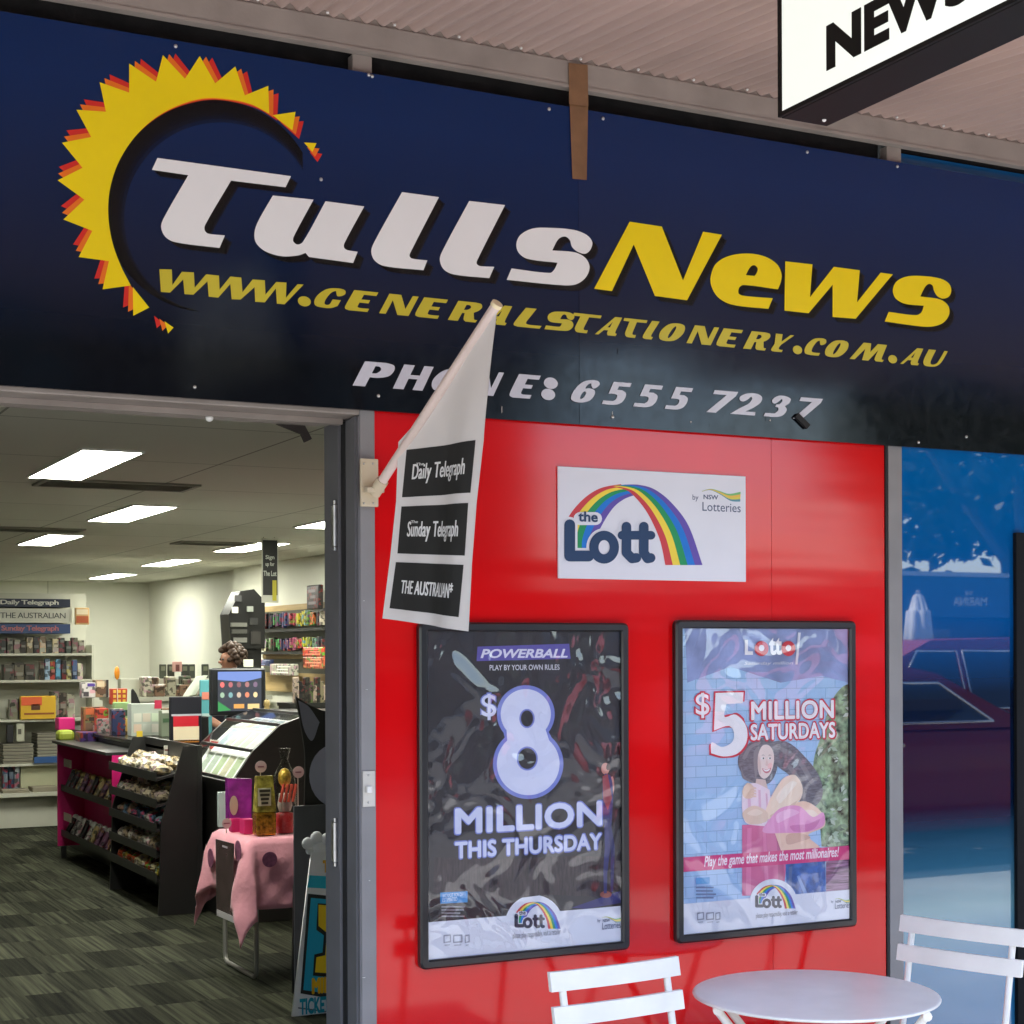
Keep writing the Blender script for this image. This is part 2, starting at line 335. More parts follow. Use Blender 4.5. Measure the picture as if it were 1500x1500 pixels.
# beam over the sign, its short posts and the dark slot behind them
MB().box((-8, -0.006, 3.171), (12, 0.022, 3.246), 0.002).box((-8, 0.0, 3.2465), (12, 0.02, 3.275)).box((-8, -0.009, 3.171), (12, -0.0065, 3.18)).build('head_beam', M_beige, sf)
for x0, x1 in ((-0.42, -0.366), (1.56, 1.613), (3.316, 3.371), (5.2, 5.255)):
    MB().box((x0, 0.0165, 2.9), (x1, 0.05, 3.1705)).build('post', M_beige, sf)
MB().box((-8, 0.06, 2.302), (3.316, 0.14, 3.25)).box((3.372, 0.07, 2.302), (12, 0.14, 3.25)).build('slot_backing', mat('slot_shade_black', (0.012, 0.011, 0.01), 0.9, var=.5, scale=15, bump=.4), sf)  # near-black colour puts the dark gap's shade into the backing
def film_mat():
    """window film under glass, banded by height: bright blue, deep navy, then pale teal"""
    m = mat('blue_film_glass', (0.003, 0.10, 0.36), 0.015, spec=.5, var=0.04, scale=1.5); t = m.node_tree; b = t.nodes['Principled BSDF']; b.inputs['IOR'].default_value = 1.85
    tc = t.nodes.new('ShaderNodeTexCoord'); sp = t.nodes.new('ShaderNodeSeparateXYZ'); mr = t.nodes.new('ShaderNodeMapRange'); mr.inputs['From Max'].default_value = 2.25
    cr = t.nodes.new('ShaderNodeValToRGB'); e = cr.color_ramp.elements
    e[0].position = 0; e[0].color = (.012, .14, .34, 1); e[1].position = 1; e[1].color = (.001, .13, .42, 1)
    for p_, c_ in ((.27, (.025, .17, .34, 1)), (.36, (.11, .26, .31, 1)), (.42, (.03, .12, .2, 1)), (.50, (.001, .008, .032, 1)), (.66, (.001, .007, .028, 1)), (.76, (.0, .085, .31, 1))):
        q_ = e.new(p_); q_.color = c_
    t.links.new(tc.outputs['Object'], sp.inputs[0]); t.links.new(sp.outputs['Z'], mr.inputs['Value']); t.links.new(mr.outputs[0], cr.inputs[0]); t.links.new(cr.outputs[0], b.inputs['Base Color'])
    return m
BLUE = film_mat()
MB().box((3.3715, 0.055, 3.0), (5.199, 0.061, 3.1705)).build('transom_pane', mat('blue_transom', (.02, .16, .42), .1, var=.05), sf)
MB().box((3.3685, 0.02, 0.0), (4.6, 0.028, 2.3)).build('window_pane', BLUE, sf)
MB().box((4.6005, 0.014, 0.0), (4.65, 0.1, 2.3)).build('mullion', M_grey, sf)
MB().box((4.651, 0.02, 0), (12, 0.1, 3.17)).build('side_wall', M_render, sf)
MB().box((-8, 0.02, 0), (-0.6, 0.27, 3.17)).build('side_wall', M_render, sf)
a = P(1490, 780, Y=0.004); b = P(1498, 780, Y=0.004)
tag(MB().box((a.x - .004, 0.004, 0), (b.x + .012, 0.0195, a.z), 0.002).build('dark_edge_strip', mat('black_paint', (0.004, 0.005, 0.007), 0.7, spec=.2)), 'black upright post standing against the blue window', 'post')  # solid black strip put in where the glass shows a dark reflection

# parapet above the awning, and the shop's body
MB().box((-8, 0.012, 3.2505), (12, 0.27, 4.3)).build('parapet', M_render, sf)

# ------------------------------------------------------------------ awning
aw = thing('awning', 'beige corrugated iron street awning seen from underneath', 'awning', (2.0, -1.25, 3.1))
def zroof(y): return 3.2555 + 0.105 * y
M_iron = mat('painted_corrugated_iron', s2l((192, 168, 158)), 0.45, var=0.1, scale=2.2, stretch=(3, .6, 1), bump=0.05, bscale=60)
vs = []; fs = []; pitch = 0.046; seg = 6; n = int(20 / pitch * seg); ys = [0.01, -0.8, -1.6, -2.55]
for i in range(n + 1):
    x = -8 + i * pitch / seg; dz = 0.009 * math.cos(2 * math.pi * i / seg)
    for y in ys: vs.append((x, y, zroof(y) + dz))
for i in range(n):
    for j in range(3): fs.append((i * 4 + j, i * 4 + j + 1, (i + 1) * 4 + j + 1, (i + 1) * 4 + j))
top = [(x, y, z + 0.0015) for x, y, z in vs]
MB().add(vs, fs, True).add(top, [f[::-1] for f in fs], True).build('roof_sheet', M_iron, aw)
for i in range(16):
    x = 0.9 + i * pitch * 4 + 0.02
    MB().ball((x, -0.035, zroof(-0.035) - 0.008), 0.0045, 8, 5).build('roofing_screw', mat('galvanised', (0.7, 0.69, 0.66), 0.35, metal=.4), aw)
MB().box((-8, -2.62, 2.955), (12, -2.555, 3.1), 0.006).build('gutter', M_grey, aw)
for x in (-3.5, 7.6):
    MB().box((x, -2.55, 0), (x + .09, -2.46, 2.97), 0.006).build('veranda_post', M_grey, aw)

# ------------------------------------------------------------------ fascia sign
FY = 0.0
fs_ = thing('fascia_sign', 'long navy sign over the shop with a yellow sun and big white and yellow lettering', 'sign', (2.22, 0.0, 2.245))
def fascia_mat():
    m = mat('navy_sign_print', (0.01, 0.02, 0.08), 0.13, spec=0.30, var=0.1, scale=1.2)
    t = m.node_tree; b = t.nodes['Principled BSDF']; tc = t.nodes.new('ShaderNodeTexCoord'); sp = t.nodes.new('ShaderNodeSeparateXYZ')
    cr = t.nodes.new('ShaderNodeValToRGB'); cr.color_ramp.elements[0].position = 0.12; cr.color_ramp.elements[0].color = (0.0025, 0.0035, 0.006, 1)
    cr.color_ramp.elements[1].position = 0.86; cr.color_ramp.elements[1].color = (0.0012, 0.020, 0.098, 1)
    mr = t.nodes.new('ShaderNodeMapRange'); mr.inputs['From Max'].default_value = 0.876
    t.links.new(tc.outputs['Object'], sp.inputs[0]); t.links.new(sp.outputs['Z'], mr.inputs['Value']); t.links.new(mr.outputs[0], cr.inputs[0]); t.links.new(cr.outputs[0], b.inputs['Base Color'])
    n = t.nodes.new('ShaderNodeTexNoise'); n.inputs['Scale'].default_value = 1.7; n.inputs['Detail'].default_value = 1
    n3 = t.nodes.new('ShaderNodeTexNoise'); n3.inputs['Scale'].default_value = 26; n3.inputs['Detail'].default_value = 4
    ad = t.nodes.new('ShaderNodeMath'); ad.operation = 'MULTIPLY_ADD'; ad.inputs[1].default_value = 0.003; t.links.new(n3.outputs['Fac'], ad.inputs[0]); t.links.new(n.outputs['Fac'], ad.inputs[2])
    bp = t.nodes.new('ShaderNodeBump'); bp.inputs['Strength'].default_value = 0.5; bp.inputs['Distance'].default_value = 0.03
    t.links.new(tc.outputs['Object'], n.inputs['Vector']); t.links.new(tc.outputs['Object'], n3.inputs['Vector']); t.links.new(ad.outputs[0], bp.inputs['Height']); t.links.new(bp.outputs[0], b.inputs['Normal'])
    r = t.nodes.new('ShaderNodeMapRange'); r.inputs['From Min'].default_value = .35; r.inputs['From Max'].default_value = .7; r.inputs['To Min'].default_value = 0.12; r.inputs['To Max'].default_value = 0.18
    t.links.new(n3.outputs['Fac'], r.inputs['Value']); t.links.new(r.outputs[0], b.inputs['Roughness'])
    return m
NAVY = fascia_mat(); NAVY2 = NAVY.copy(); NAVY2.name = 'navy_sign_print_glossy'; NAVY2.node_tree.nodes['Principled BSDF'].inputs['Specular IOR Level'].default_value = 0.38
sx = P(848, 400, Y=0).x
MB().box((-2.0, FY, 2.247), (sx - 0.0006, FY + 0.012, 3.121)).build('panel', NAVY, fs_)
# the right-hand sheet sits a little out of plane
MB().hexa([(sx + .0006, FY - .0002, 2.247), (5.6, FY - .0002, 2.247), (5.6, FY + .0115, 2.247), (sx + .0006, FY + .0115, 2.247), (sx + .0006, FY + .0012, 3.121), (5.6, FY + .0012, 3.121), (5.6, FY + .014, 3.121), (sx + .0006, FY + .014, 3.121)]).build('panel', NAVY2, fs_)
GY = FY - 0.001
WHITE_INK = mat('white_vinyl', s2l((238, 238, 238)), 0.2, spec=.5, var=.02)
YEL = mat('yellow_vinyl', s2l((246, 218, 2)), 0.2, spec=.5, var=.03)
YEL2 = mat('faded_yellow_vinyl', s2l((204, 188, 52)), 0.24, spec=.5, var=.05)
SIL = mat('silver_vinyl', s2l((206, 206, 216)), 0.25, spec=.5, var=.03)
ORG = mat('orange_vinyl', s2l((238, 118, 28)), 0.22, var=.03); REDV = mat('red_vinyl', s2l((214, 42, 34)), 0.22, var=.03)
INK = mat('black_print', (0.004, 0.0042, 0.006), 0.15, spec=.5, var=.05)

T_ = trace('163,62 1210,205 1168,292 740,240 536,590s 535,632s 562,656s 692,670 650,768 300,722s 225,680s 192,605s 212,535s 405,197 120,155', 200, 220, .186667)
u_ = trace('197,133 495,163 352,430s 346,468s 378,492s 418,472s 583,175 866,213 722,480s 718,512s 738,531s 818,545 785,627 462,583 437,553 380,572s 260,577s 140,540s 75,480s 62,410s 88,325s', 360, 260, .2)
l_ = trace('1143,108 1413,145 1207,545s 1198,577s 1218,595s 1328,608 1300,680 1010,648s 940,605s 918,540s 942,470s', 360, 260, .2)
l2_ = trace('235,73 497,103 293,508s 290,533s 312,549s 418,555 382,638 120,610s 48,572s 20,500s 46,425s', 640, 280, .2)
s_ = trace('545,567 825,600s 858,575s 882,525 665,497s 600,455s 580,390s 610,322s 700,275s 830,270s 1000,285s 1095,322s 1136,375s 1122,430s 1085,459s 1030,445s 988,408s 972,360s 942,334s 905,340s 878,365s 843,435 1010,450s 1085,490s 1116,555s 1090,630s 1020,682s 920,690s 510,650', 640, 280, .2)
N_ = trace('310,25 545,60 700,455 848,98 985,120 730,600 495,568 340,190 180,533 50,515', 860, 320, .2)
e_ = trace('1395,520 1145,488s 1112,508s 1108,550s 1145,567s 1358,585 1325,663 1060,632s 960,580s 910,500s 903,430s 940,335s 1030,278s 1170,257s 1300,280s 1390,338s 1422,410s 1415,470s', 860, 320, .2)
eh_ = trace('1160,415 1195,355s 1225,343s 1248,368s 1240,400s 1225,422', 860, 320, .2)
w_ = trace('150,115 348,137 330,378 505,155 695,180 675,415 848,198 937,210 665,535 495,522 497,285 320,495 143,475', 1120, 360, .2)
s2_ = trace('907,485 1105,509s 1145,490s 1165,440 1025,425s 957,385s 937,325s 965,262s 1040,226s 1150,222s 1280,240s 1345,275s 1365,325s 1348,372s 1305,388s 1265,370s 1240,332s 1228,292s 1203,280s 1175,300s 1138,372 1285,395s 1342,440s 1350,500s 1312,560s 1240,590s 1150,592s 878,555', 1120, 360, .2)
def rep(o): return px_poly(o, GY)
def shift(pl, dx, dz): return [(x + dx, z + dz) for x, z in pl]
wl = [rep(o) for o in (T_, u_, l_, l2_, s_)]; yl = [rep(N_), rep(e_), rep(w_), rep(s2_)]; hole = rep(eh_)
# printed drop shadow of the lettering, part of the sign's artwork
for i, pl in enumerate(wl + yl):
    for j, (dx, dz) in enumerate(((.007, -.006), (.011, -.009), (.015, -.012), (.019, -.014))): sheet('lettering_shadow', [shift(pl, dx, dz)], GY - 0.0001 - 0.00003 * (4 * i + j), soft_ink('shadow_print', .42), fs_, th=.00002)
for pl, i in zip(wl, range(9)): sheet('lettering', [pl], GY - 0.0016, WHITE_INK, fs_)
for i, pl in enumerate(yl): sheet('lettering', [pl, hole] if i == 1 else [pl], GY - 0.0016, YEL, fs_)

# sun emblem: yellow ring of rays over turned orange and red copies
sun_out = '574,1255 450,1272 478,1148 345,1130 405,1015 278,965 370,878 253,793 362,738 272,628 400,603 335,483 465,492 437,362 567,408 567,280 685,360 715,243 812,347 877,247 945,367 1033,293 1075,420 1178,378 1182,500 1100,458s 1000,437s 890,434s 780,465s 680,520s 590,605s 520,715s 483,830s 475,940s 492,1060s 530,1168s'
sun = px_poly(trace(sun_out, 0, 0, 1 / 3), GY)
tri = [px_poly(trace(q, 0, 0, 1 / 3), GY) for q in ('1197,507 1298,492 1284,573', '1335,627 1390,630 1372,668', '762,1440 738,1466 722,1412', '583,1262 655,1352 585,1388')]
cen = P(925 / 3, 905 / 3, Y=GY)
def turn(pl, dg, dx=0, dz=0):
    a = R(dg); return [(cen.x + (x - cen.x) * math.cos(a) - (z - cen.z) * math.sin(a) + dx, cen.z + (x - cen.x) * math.sin(a) + (z - cen.z) * math.cos(a) + dz) for x, z in pl]
# printed dark rim inside the ring
for k in range(7):
    rim = px_poly(ell(925 / 3, 905 / 3, 156, 156, 60, 100, 330), GY); rim2 = px_poly(ell((925 + 7 * k) / 3, (905 + 9 * k) / 3, 156 - 2.1 * k - 3, 156 - 2.1 * k - 3, 60, 100, 330), GY)
    sheet('emblem_rim', [rim + rim2[::-1]], GY - .00003 - .00001 * k, soft_ink('rim_print', .22), fs_, th=.000005)
for nm, dg, mm, k in (('red_rays', -5.0, REDV, 0), ('orange_rays', -2.5, ORG, 1), ('sun_rays', 0, YEL, 2)):
    sheet(nm, [turn(sun, dg)], GY - 0.0008 - 0.0004 * k, mm, fs_, th=.0002)
    for q in tri: sheet('ray_tip', [turn(q, dg)], GY - 0.0008 - 0.0004 * k, mm, fs_, th=.0002)

# small italic lettering: glyph outlines in a unit box, slanted and fitted to the place each letter has
def g(*txt): return [[tuple(v) for v in trace(t)] for t in txt]
GL = {
 'E': g('0,24s 5,7s 22,0 100,0 100,16 62,16s 50,20s 48,30 48,42 85,42 85,58 48,58 48,82 100,82 100,100 0,100'),
 'N': g('0,0 22,0 22,70 62,0 100,0 100,100 80,100 78,32 40,100 0,100'),
 'R': g('0,0 38,0 38,42 48,42 56,10s 68,0 106,0 108,12 96,14s 90,25s 80,48 94,60s 100,78s 90,95s 65,100 0,100', '38,84 52,83s 60,72s 52,60s 38,58'),
 'A': g('0,0 18,0 34,26 56,26 57,12s 66,0 106,0 108,12 98,15s 94,28 92,100 56,100', '44,42 57,74 57,42'),
 'L': g('0,24s 5,7s 22,0 100,0 100,15 54,15s 42,20s 38,30 38,100 0,100'),
 'I': g('0,24s 10,7s 40,0 100,0 100,14 80,16s 72,26 72,100 0,100'),
 'O': g('50,100s 15,90s 0,50s 15,10s 50,0s 85,10s 100,50s 85,90s', '50,84s 56,74s 58,50s 56,26s 50,16s 44,26s 42,50s 44,74s'),
 'Y': g('0,100 38,100 54,58 84,100 104,100 62,42 58,24s 64,14s 86,12 86,0 36,0s 22,8s 22,26s 24,42'),
 'C': g('55,100s 20,92s 1,62s 2,30s 18,7s 50,0 98,0 98,16 62,16s 46,22s 40,45s 44,76s 56,86s 65,74s 76,62s 92,66s 98,78s 86,95s'),
 'G': g('55,100s 20,92s 1,62s 2,30s 18,7s 50,0s 82,2s 100,14 98,44 66,44 66,18s 54,15s 44,24s 40,45s 44,76s 56,86s 65,74s 76,62s 92,66s 98,78s 86,95s'),
 'M': g('0,0 16,0 34,66 40,0 60,0 76,66 77,12s 84,0 106,0 108,12 100,15s 98,28 96,100 66,100 54,50 44,100 20,100'),
 'U': g('0,100 38,100 38,32s 46,16s 62,14s 76,28s 84,100 102,100 96,36s 82,8s 50,0s 14,6s 0,34s'),
 'P': g('0,0 38,0 38,38 64,38s 92,48s 100,70s 92,92s 66,100 0,100', '38,84 52,82s 60,70s 52,56s 38,54'),
 'H': g('0,0 36,0 36,44 66,44 66,0 100,0 100,100 68,100 68,60 36,60 36,100 0,100'),
 '5': g('0,0 60,0s 90,10s 100,32s 94,54s 70,66 45,66 45,82 100,82 100,100 10,100 10,47 42,47s 56,42s 58,26s 48,16 0,16'),
 '6': g('98,80s 86,96s 55,100s 18,88s 0,50s 8,12s 48,0s 90,10s 100,34s 90,56s 62,64s 44,62s 48,80s 58,85s 66,74s 82,64s', '43,44s 51,49s 59,40s 58,22s 49,15s 42,24s'),
 '7': g('0,100 100,100 98,80 45,0 5,0 58,82 0,82'),
 '2': g('0,0 100,0 95,16 55,16 80,36s 98,62s 94,86s 68,100s 30,98s 8,82s 12,66s 28,60s 42,70s 50,84s 58,76s 54,54s 25,27s'),
 '3': g('0,0 60,0s 92,10s 100,36s 82,54 96,68s 95,88s 62,100s 25,98s 6,80s 12,66s 28,62s 42,74s 50,85s 58,76s 52,62s 36,58 36,46 52,44s 58,30s 48,16 0,16'),
}
GL['T'] = None; GL['S'] = None
def place_glyph(ch, xl, xr, zb, zt, mm, y, sh):
    if ch == '.':
        r = (zt - zb) * .24
        return sheet('lettering', [[(  (xl + xr) / 2 + (xr - xl) / 2 * math.cos(a / 20 * 2 * math.pi), zb + r * .9 + r * math.sin(a / 20 * 2 * math.pi)) for a in range(20)]], y, mm, fs_, th=.0003)
    if ch == ':':
        r = (zt - zb) * .24
        return sheet('lettering', [[((xl + xr) / 2 + k * .012 + (xr - xl) * .38 * math.cos(a / 20 * 2 * math.pi), z + r * math.sin(a / 20 * 2 * math.pi)) for a in range(20)] for k, z in ((-.35, zb + r), (.35, zb + (zt - zb) * .72))], y, mm, fs_, th=.0003)
    if ch in 'TS':
        src = [px_poly(T_ if ch == 'T' else s_, GY)]
    else:
        H = zt - zb; Wd = max(0.3, (xr - xl) / H - sh)
        src = [[(u / 100 * Wd + sh * v / 100, v / 100) for u, v in pl] for pl in GL[ch]]
    xs = [p[0] for pl in src for p in pl]; zs = [p[1] for pl in src for p in pl]
    ax, bx, az, bz = min(xs), max(xs), min(zs), max(zs)
    sheet('lettering', [[(xl + (x - ax) / (bx - ax) * (xr - xl), zb + (z - az) / (bz - az) * (zt - zb)) for x, z in pl] for pl in src], y, mm, fs_, th=.0003)
UY = GY - 0.0016
www = trace('178,935 275,937 280,1060 355,955 448,960 455,1080 545,975 645,985 650,1095 735,992 820,1000 830,1115 910,1015 1005,1022 1010,1135 1095,1035 1175,1040 1170,1160 1262,1052 1310,1055 1160,1210 1100,1205 1092,1085 1005,1195 930,1190 925,1075 815,1173 745,1170 735,1050 640,1158 565,1150 555,1030 445,1135 375,1130 365,1015 262,1118 190,1113', 200, 220, .186667)
sheet('lettering', [px_poly(www, GY)], UY, YEL2, fs_, th=.0003)
zb = (P(506, 455, Y=GY).z + P(1368, 537, Y=GY).z) / 2; zt = (P(540, 426.5, Y=GY).z + P(1385, 515, Y=GY).z) / 2
for ch, xa, xb in (('.', 436, 455), ('G', 460, 506), ('E', 505, 554), ('N', 555, 613), ('E', 608, 656), ('R', 655.6, 706), ('A', 706, 750), ('L', 752, 793), ('S', 797, 841), ('T', 839, 881), ('A', 871, 911), ('T', 913, 948), ('I', 941, 966), ('O', 965, 1003), ('N', 1005, 1053), ('E', 1049, 1088), ('R', 1088, 1128), ('Y', 1129, 1163), ('.', 1161, 1174.5), ('C', 1178, 1210), ('O', 1208, 1242.5), ('M', 1244, 1299), ('.', 1300.6, 1313.6), ('A', 1318, 1352), ('U', 1352, 1388)):
    yy = 440 + (xa - 460) * .095
    place_glyph(ch, P(xa, yy, Y=GY).x, P(xb, yy, Y=GY).x, zb, zt, YEL2, UY, .55)
zb = (P(517, 566.5, Y=GY).z + P(1165, 612, Y=GY).z) / 2; zt = (P(540, 531, Y=GY).z + P(1200, 583, Y=GY).z) / 2
for ch, xa, xb in (('P', 516, 578), ('H', 575, 635), ('O', 632, 690), ('N', 684, 738), ('E', 746, 792), (':', 791, 818), ('6', 836, 878), ('5', 881, 925), ('5', 927, 971), ('5', 973, 1015), ('7', 1034, 1081), ('2', 1069, 1116), ('3', 1118, 1158), ('7', 1161, 1205)):
    yy = 550 + (xa - 516) * .07
    place_glyph(ch, P(xa, yy, Y=GY).x, P(xb, yy, Y=GY).x, zb, zt, SIL, UY, .5)
# fixings, tape and a small bracket on the sign
for q in ((257, 68), (545, 112), (540, 110), (804, 160), (883, 174), (1182, 223), (1314, 244), (285, 567), (554, 580), (897, 611), (470, 263), (1415, 640), (1345, 648)):
    c = P(*q, Y=FY); MB().ball((c.x, -0.0015, c.z), (0.005, 0.004, 0.005), 10, 6).build('screw_head', M_steel, fs_)
TAPE = mat('brown_packing_tape', s2l((128, 94, 66)), 0.25, var=.15, scale=20)
tp = [P(*q, Y=-.002) for q in ((834, 150), (861, 154), (859, 264), (838, 262))]
sheet('tape_strip', [[(p.x, p.z) for p in tp]], -0.0038, TAPE, fs_)
tt = [P(*q, Y=-.011) for q in ((833, 92), (861, 95), (862, 156), (834, 152))]
sheet('tape_strip', [[(p.x, p.z) for p in tt]], -0.0105, TAPE, fs_, th=.0005)
c = P(1182, 622, Y=-.01); d = P(1168, 611, Y=-.01); MB().hexa([(d.x - .008, -.012, d.z), (c.x, -.012, c.z - .012), (c.x, -.002, c.z - .012), (d.x - .008, -.002, d.z), (d.x + .004, -.012, d.z + .012), (c.x + .012, -.012, c.z), (c.x + .012, -.002, c.z), (d.x + .004, -.002, d.z + .012)]).build('cable_clip', M_black, fs_)

rs = random.Random(8)
for k, (u, v) in enumerate(((897, 606), (930, 600), (1040, 622), (1122, 612), (1128, 616), (1258, 640), (905, 515), (1105, 605), (1012, 618), (1302, 641), (1395, 652), (760, 605), (735, 600))):
    c = P(u, v, Y=GY); n_ = 9; sheet('scuff_mark', [[(c.x + rs.uniform(.4, 1) * (.004 if k % 3 else .002) * math.cos(a / n_ * 6.283), c.z + rs.uniform(.4, 1) * (.004 if k % 3 else .012) * math.sin(a / n_ * 6.283)) for a in range(n_)]], GY - .0004, INK if k % 4 else M_render, fs_, th=.0001)
for k, (v, r_) in enumerate(((1432, .004), (1010, .003), (1290, .0025), (880, .002))):
    c = P(533 + 4 * (k % 3), v, Y=.0135); MB().lathe([(r_, -.0004), (r_, .0004)], (c.x, .0135, c.z), 9).build('chipped_paint', M_white, sf)
# ------------------------------------------------------------------ hanging lightbox
LY = -1.45
c0 = P(1140, 172, Y=LY); c1 = P(1215, 187, Y=LY); XL, XR, ZB = c0.x, c1.x, (c0.z + c1.z) / 2
lb = thing('hanging_lightbox', 'white illuminated newsagency box sign with black edges hung under the awning', 'sign', ((XL + XR) / 2, -1.9, ZB))
ZT = 3.0; LY2 = -2.5
BLK = mat('black_metal', (0.005, 0.0045, 0.004), 0.6, spec=.25, var=.1)
MB().box((XL + .006, LY2, ZB), (XR - .006, LY, ZT), 0.002).box((XL - .001, LY2, ZB + .001), (XL + .0055, LY2 + .012, ZT - .001)).box((XL - .001, LY - .012, ZB + .001), (XL + .0055, LY, ZT - .001)).box((XL - .001, LY2 + .0125, ZB + .001), (XL + .0055, LY - .0125, ZB + .009)).build('case', BLK, lb)
MB().box((XL, LY2 + .0125, ZB + .0095), (XL + .005, LY - .0125, ZT - .01)).build('lit_face', glow('lit_acrylic', (0.90, 1.0, 0.88), 0.12), lb)
MB().box((XR - .0055, LY2 + .0125, ZB + .0095), (XR - .0005, LY - .0125, ZT - .01)).build('lit_face', MATS['lit_acrylic'], lb)
n0 = P(1211, 105, X=XL); n1 = P(1457, 0, X=XL); ntop = P(1212, 37, X=XL)
ltw = 1.02
text_rect('lettering', 'NEWSAGENCY', -n0.y, -n0.y + (n0.y - n1.y) / 4.55 * 10 , n0.z, ntop.z, 0, BLK, lb, frame=lambda x, z, c: Vector((XL - .0006 - c * .0008, -x, z)), offset=.05, spacing=1.03)
c = P(1215, 178, Y=LY - .02); MB().ball((c.x - .02, LY - .03, ZB), 0.004).build('screw_head', M_white, lb)
for y in (LY - .2, LY2 + .2): MB().cyl(((XL + XR) / 2, y, ZT - .01), ((XL + XR) / 2, y, zroof(y)), .012).build('hanger_rod', BLK, lb)

# ------------------------------------------------------------------ newspaper flag on the door stile
a = P(526, 672, Y=0); b = P(552, 743, Y=0)
CREAM = mat('cream_plastic', s2l((214, 200, 172)), 0.45, var=.05)
fb = MB().box((a.x, -0.012, b.z), (b.x, -0.003, a.z), .002).build('flag_bracket', CREAM)
tag(fb, 'cream plastic flag bracket screwed to the grey door stile', 'bracket')
base = Vector((1.607, -0.035, P(549, 712, Y=-.035).z)); tip = P(727, 447, Y=-.45)
pdv = (tip - base).normalized()
MB().tube([base - pdv * .025, base + pdv * .02], .0165, 14).box((a.x + .006, -.04, P(540, 722, Y=-.02).z), (b.x + .006, -.0125, P(540, 714, Y=-.02).z), .003).build('socket', CREAM, fb)
for q in ((533, 679), (546, 679), (533, 737), (547, 737)):
    c = P(*q, Y=-.012); MB().ball((c.x, -.0125, c.z), .003, 8, 5).build('screw_head', M_steel, fb)
fl = thing('newspaper_flag', 'white newspaper flag with three black panels hanging from a slanted white pole', 'flag', tuple(base))
MB().tube([base - pdv * .02, tip], .0125, 14).build('pole', mat('ivory_pole', s2l((226, 208, 200)), .4), fl)
MB().tube([tip - pdv * .004, tip + pdv * .006], .0145, 14).build('pole_cap', mat('cream_cap', s2l((245, 230, 190)), .5), fl)
# the cloth hangs in the upright plane through the pole
pa = Vector((base.x, base.y)); pb = Vector((tip.x, tip.y)); pn = Vector((-(pb - pa).y, (pb - pa).x)).normalized()
if pn.x > 0: pn = -pn
def on_flag(px, py, off=0.0):
    v = FW + RT * ((px - 750) / FPX) - UP * ((py - CY) / FPX)
    t = ((pa.x - CAM.x) * pn.x + (pa.y - CAM.y) * pn.y) / (v.x * pn.x + v.y * pn.y)
    q = CAM + v * t
    k = (q.y - pb.y) / (pa.y - pb.y)
    wv = 0.008 * math.sin(9 * k + 3 * q.z) * min(1, max(0, (2.4 - q.z) * 4)) + 0.004 * math.sin(21 * k + 7 * q.z) * min(1, max(0, (2.3 - q.z) * 3))
    return Vector((q.x + pn.x * (off + wv), q.y + pn.y * (off + wv), q.z))
rowsL = [(724, 455), (690, 500), (655, 553), (620, 603), (587, 648), (583, 735), (574, 822), (564, 906)]
rowsR = [(727, 458), (722, 505), (717, 560), (713, 605), (710, 645), (699, 737), (692, 827), (687, 925)]
vs = []; nu = 14; nv = 0
for i in range(len(rowsL) - 1):
    for s in range(6 if i < len(rowsL) - 2 else 7):
        t = s / 6; nv += 1
        L = [rowsL[i][k] + (rowsL[i + 1][k] - rowsL[i][k]) * t for k in (0, 1)]; Q = [rowsR[i][k] + (rowsR[i + 1][k] - rowsR[i][k]) * t for k in (0, 1)]
        for j in range(nu + 1): vs.append(on_flag(L[0] + (Q[0] - L[0]) * j / nu, L[1] + (Q[1] - L[1]) * j / nu))
W1 = nu + 1
fsx = [(i * W1 + j, i * W1 + j + 1, (i + 1) * W1 + j + 1, (i + 1) * W1 + j) for i in range(nv - 1) for j in range(nu)]
MB().add(vs, fsx, True).add([v - Vector((pn.x, pn.y, 0)) * .0015 for v in vs], [f[::-1] for f in fsx], True).build('cloth', mat('white_flag_cloth', s2l((226, 222, 220)), .75, var=.03, bump=.05, bscale=300), fl)
KB = mat('black_cloth_print', s2l((34, 34, 33)), .7, var=.12, scale=8)
quads = [((597, 659), (700, 645), (692, 722), (590, 728.5)), ((589, 742), (689, 737), (683.5, 814), (583, 810.7)), ((581, 823.5), (682, 827.5), (674.7, 904), (572.5, 891))]
def bil(q, u, v):
    return tuple((q[0][k] * (1 - u) + q[1][k] * u) * (1 - v) + (q[3][k] * (1 - u) + q[2][k] * u) * v for k in (0, 1))
for q, (big, small) in zip(quads, (('Daily Telegraph', 'The'), ('Sunday Telegraph', 'The'), ('THE AUSTRALIAN*', None))):
    vs = [on_flag(*bil(q, i / 10, j / 8), .0012) for j in range(9) for i in range(11)]
    pnl = MB().add(vs, [(j * 11 + i, j * 11 + i + 1, (j + 1) * 11 + i + 1, (j + 1) * 11 + i) for j in range(8) for i in range(10)], True).build('black_panel', KB, fl)
    zz = (.32, .74) if small else (.36, .66)
    text_bold('lettering', big, .1, .9, 0, 1, 0, WHITE_INK, pnl, .0042, n=6, frame=lambda x, z, c, q=q, zz=zz: on_flag(*bil(q, x, zz[1] - z * (zz[1] - zz[0])), .0022 + c * .00003))
    if small: text_rect('lettering', small, .14, .25, 0, 1, 0, WHITE_INK, pnl, frame=lambda x, z, c, q=q: on_flag(*bil(q, x, .36 - z * .06), .0022 + c * .0004), offset=.01)
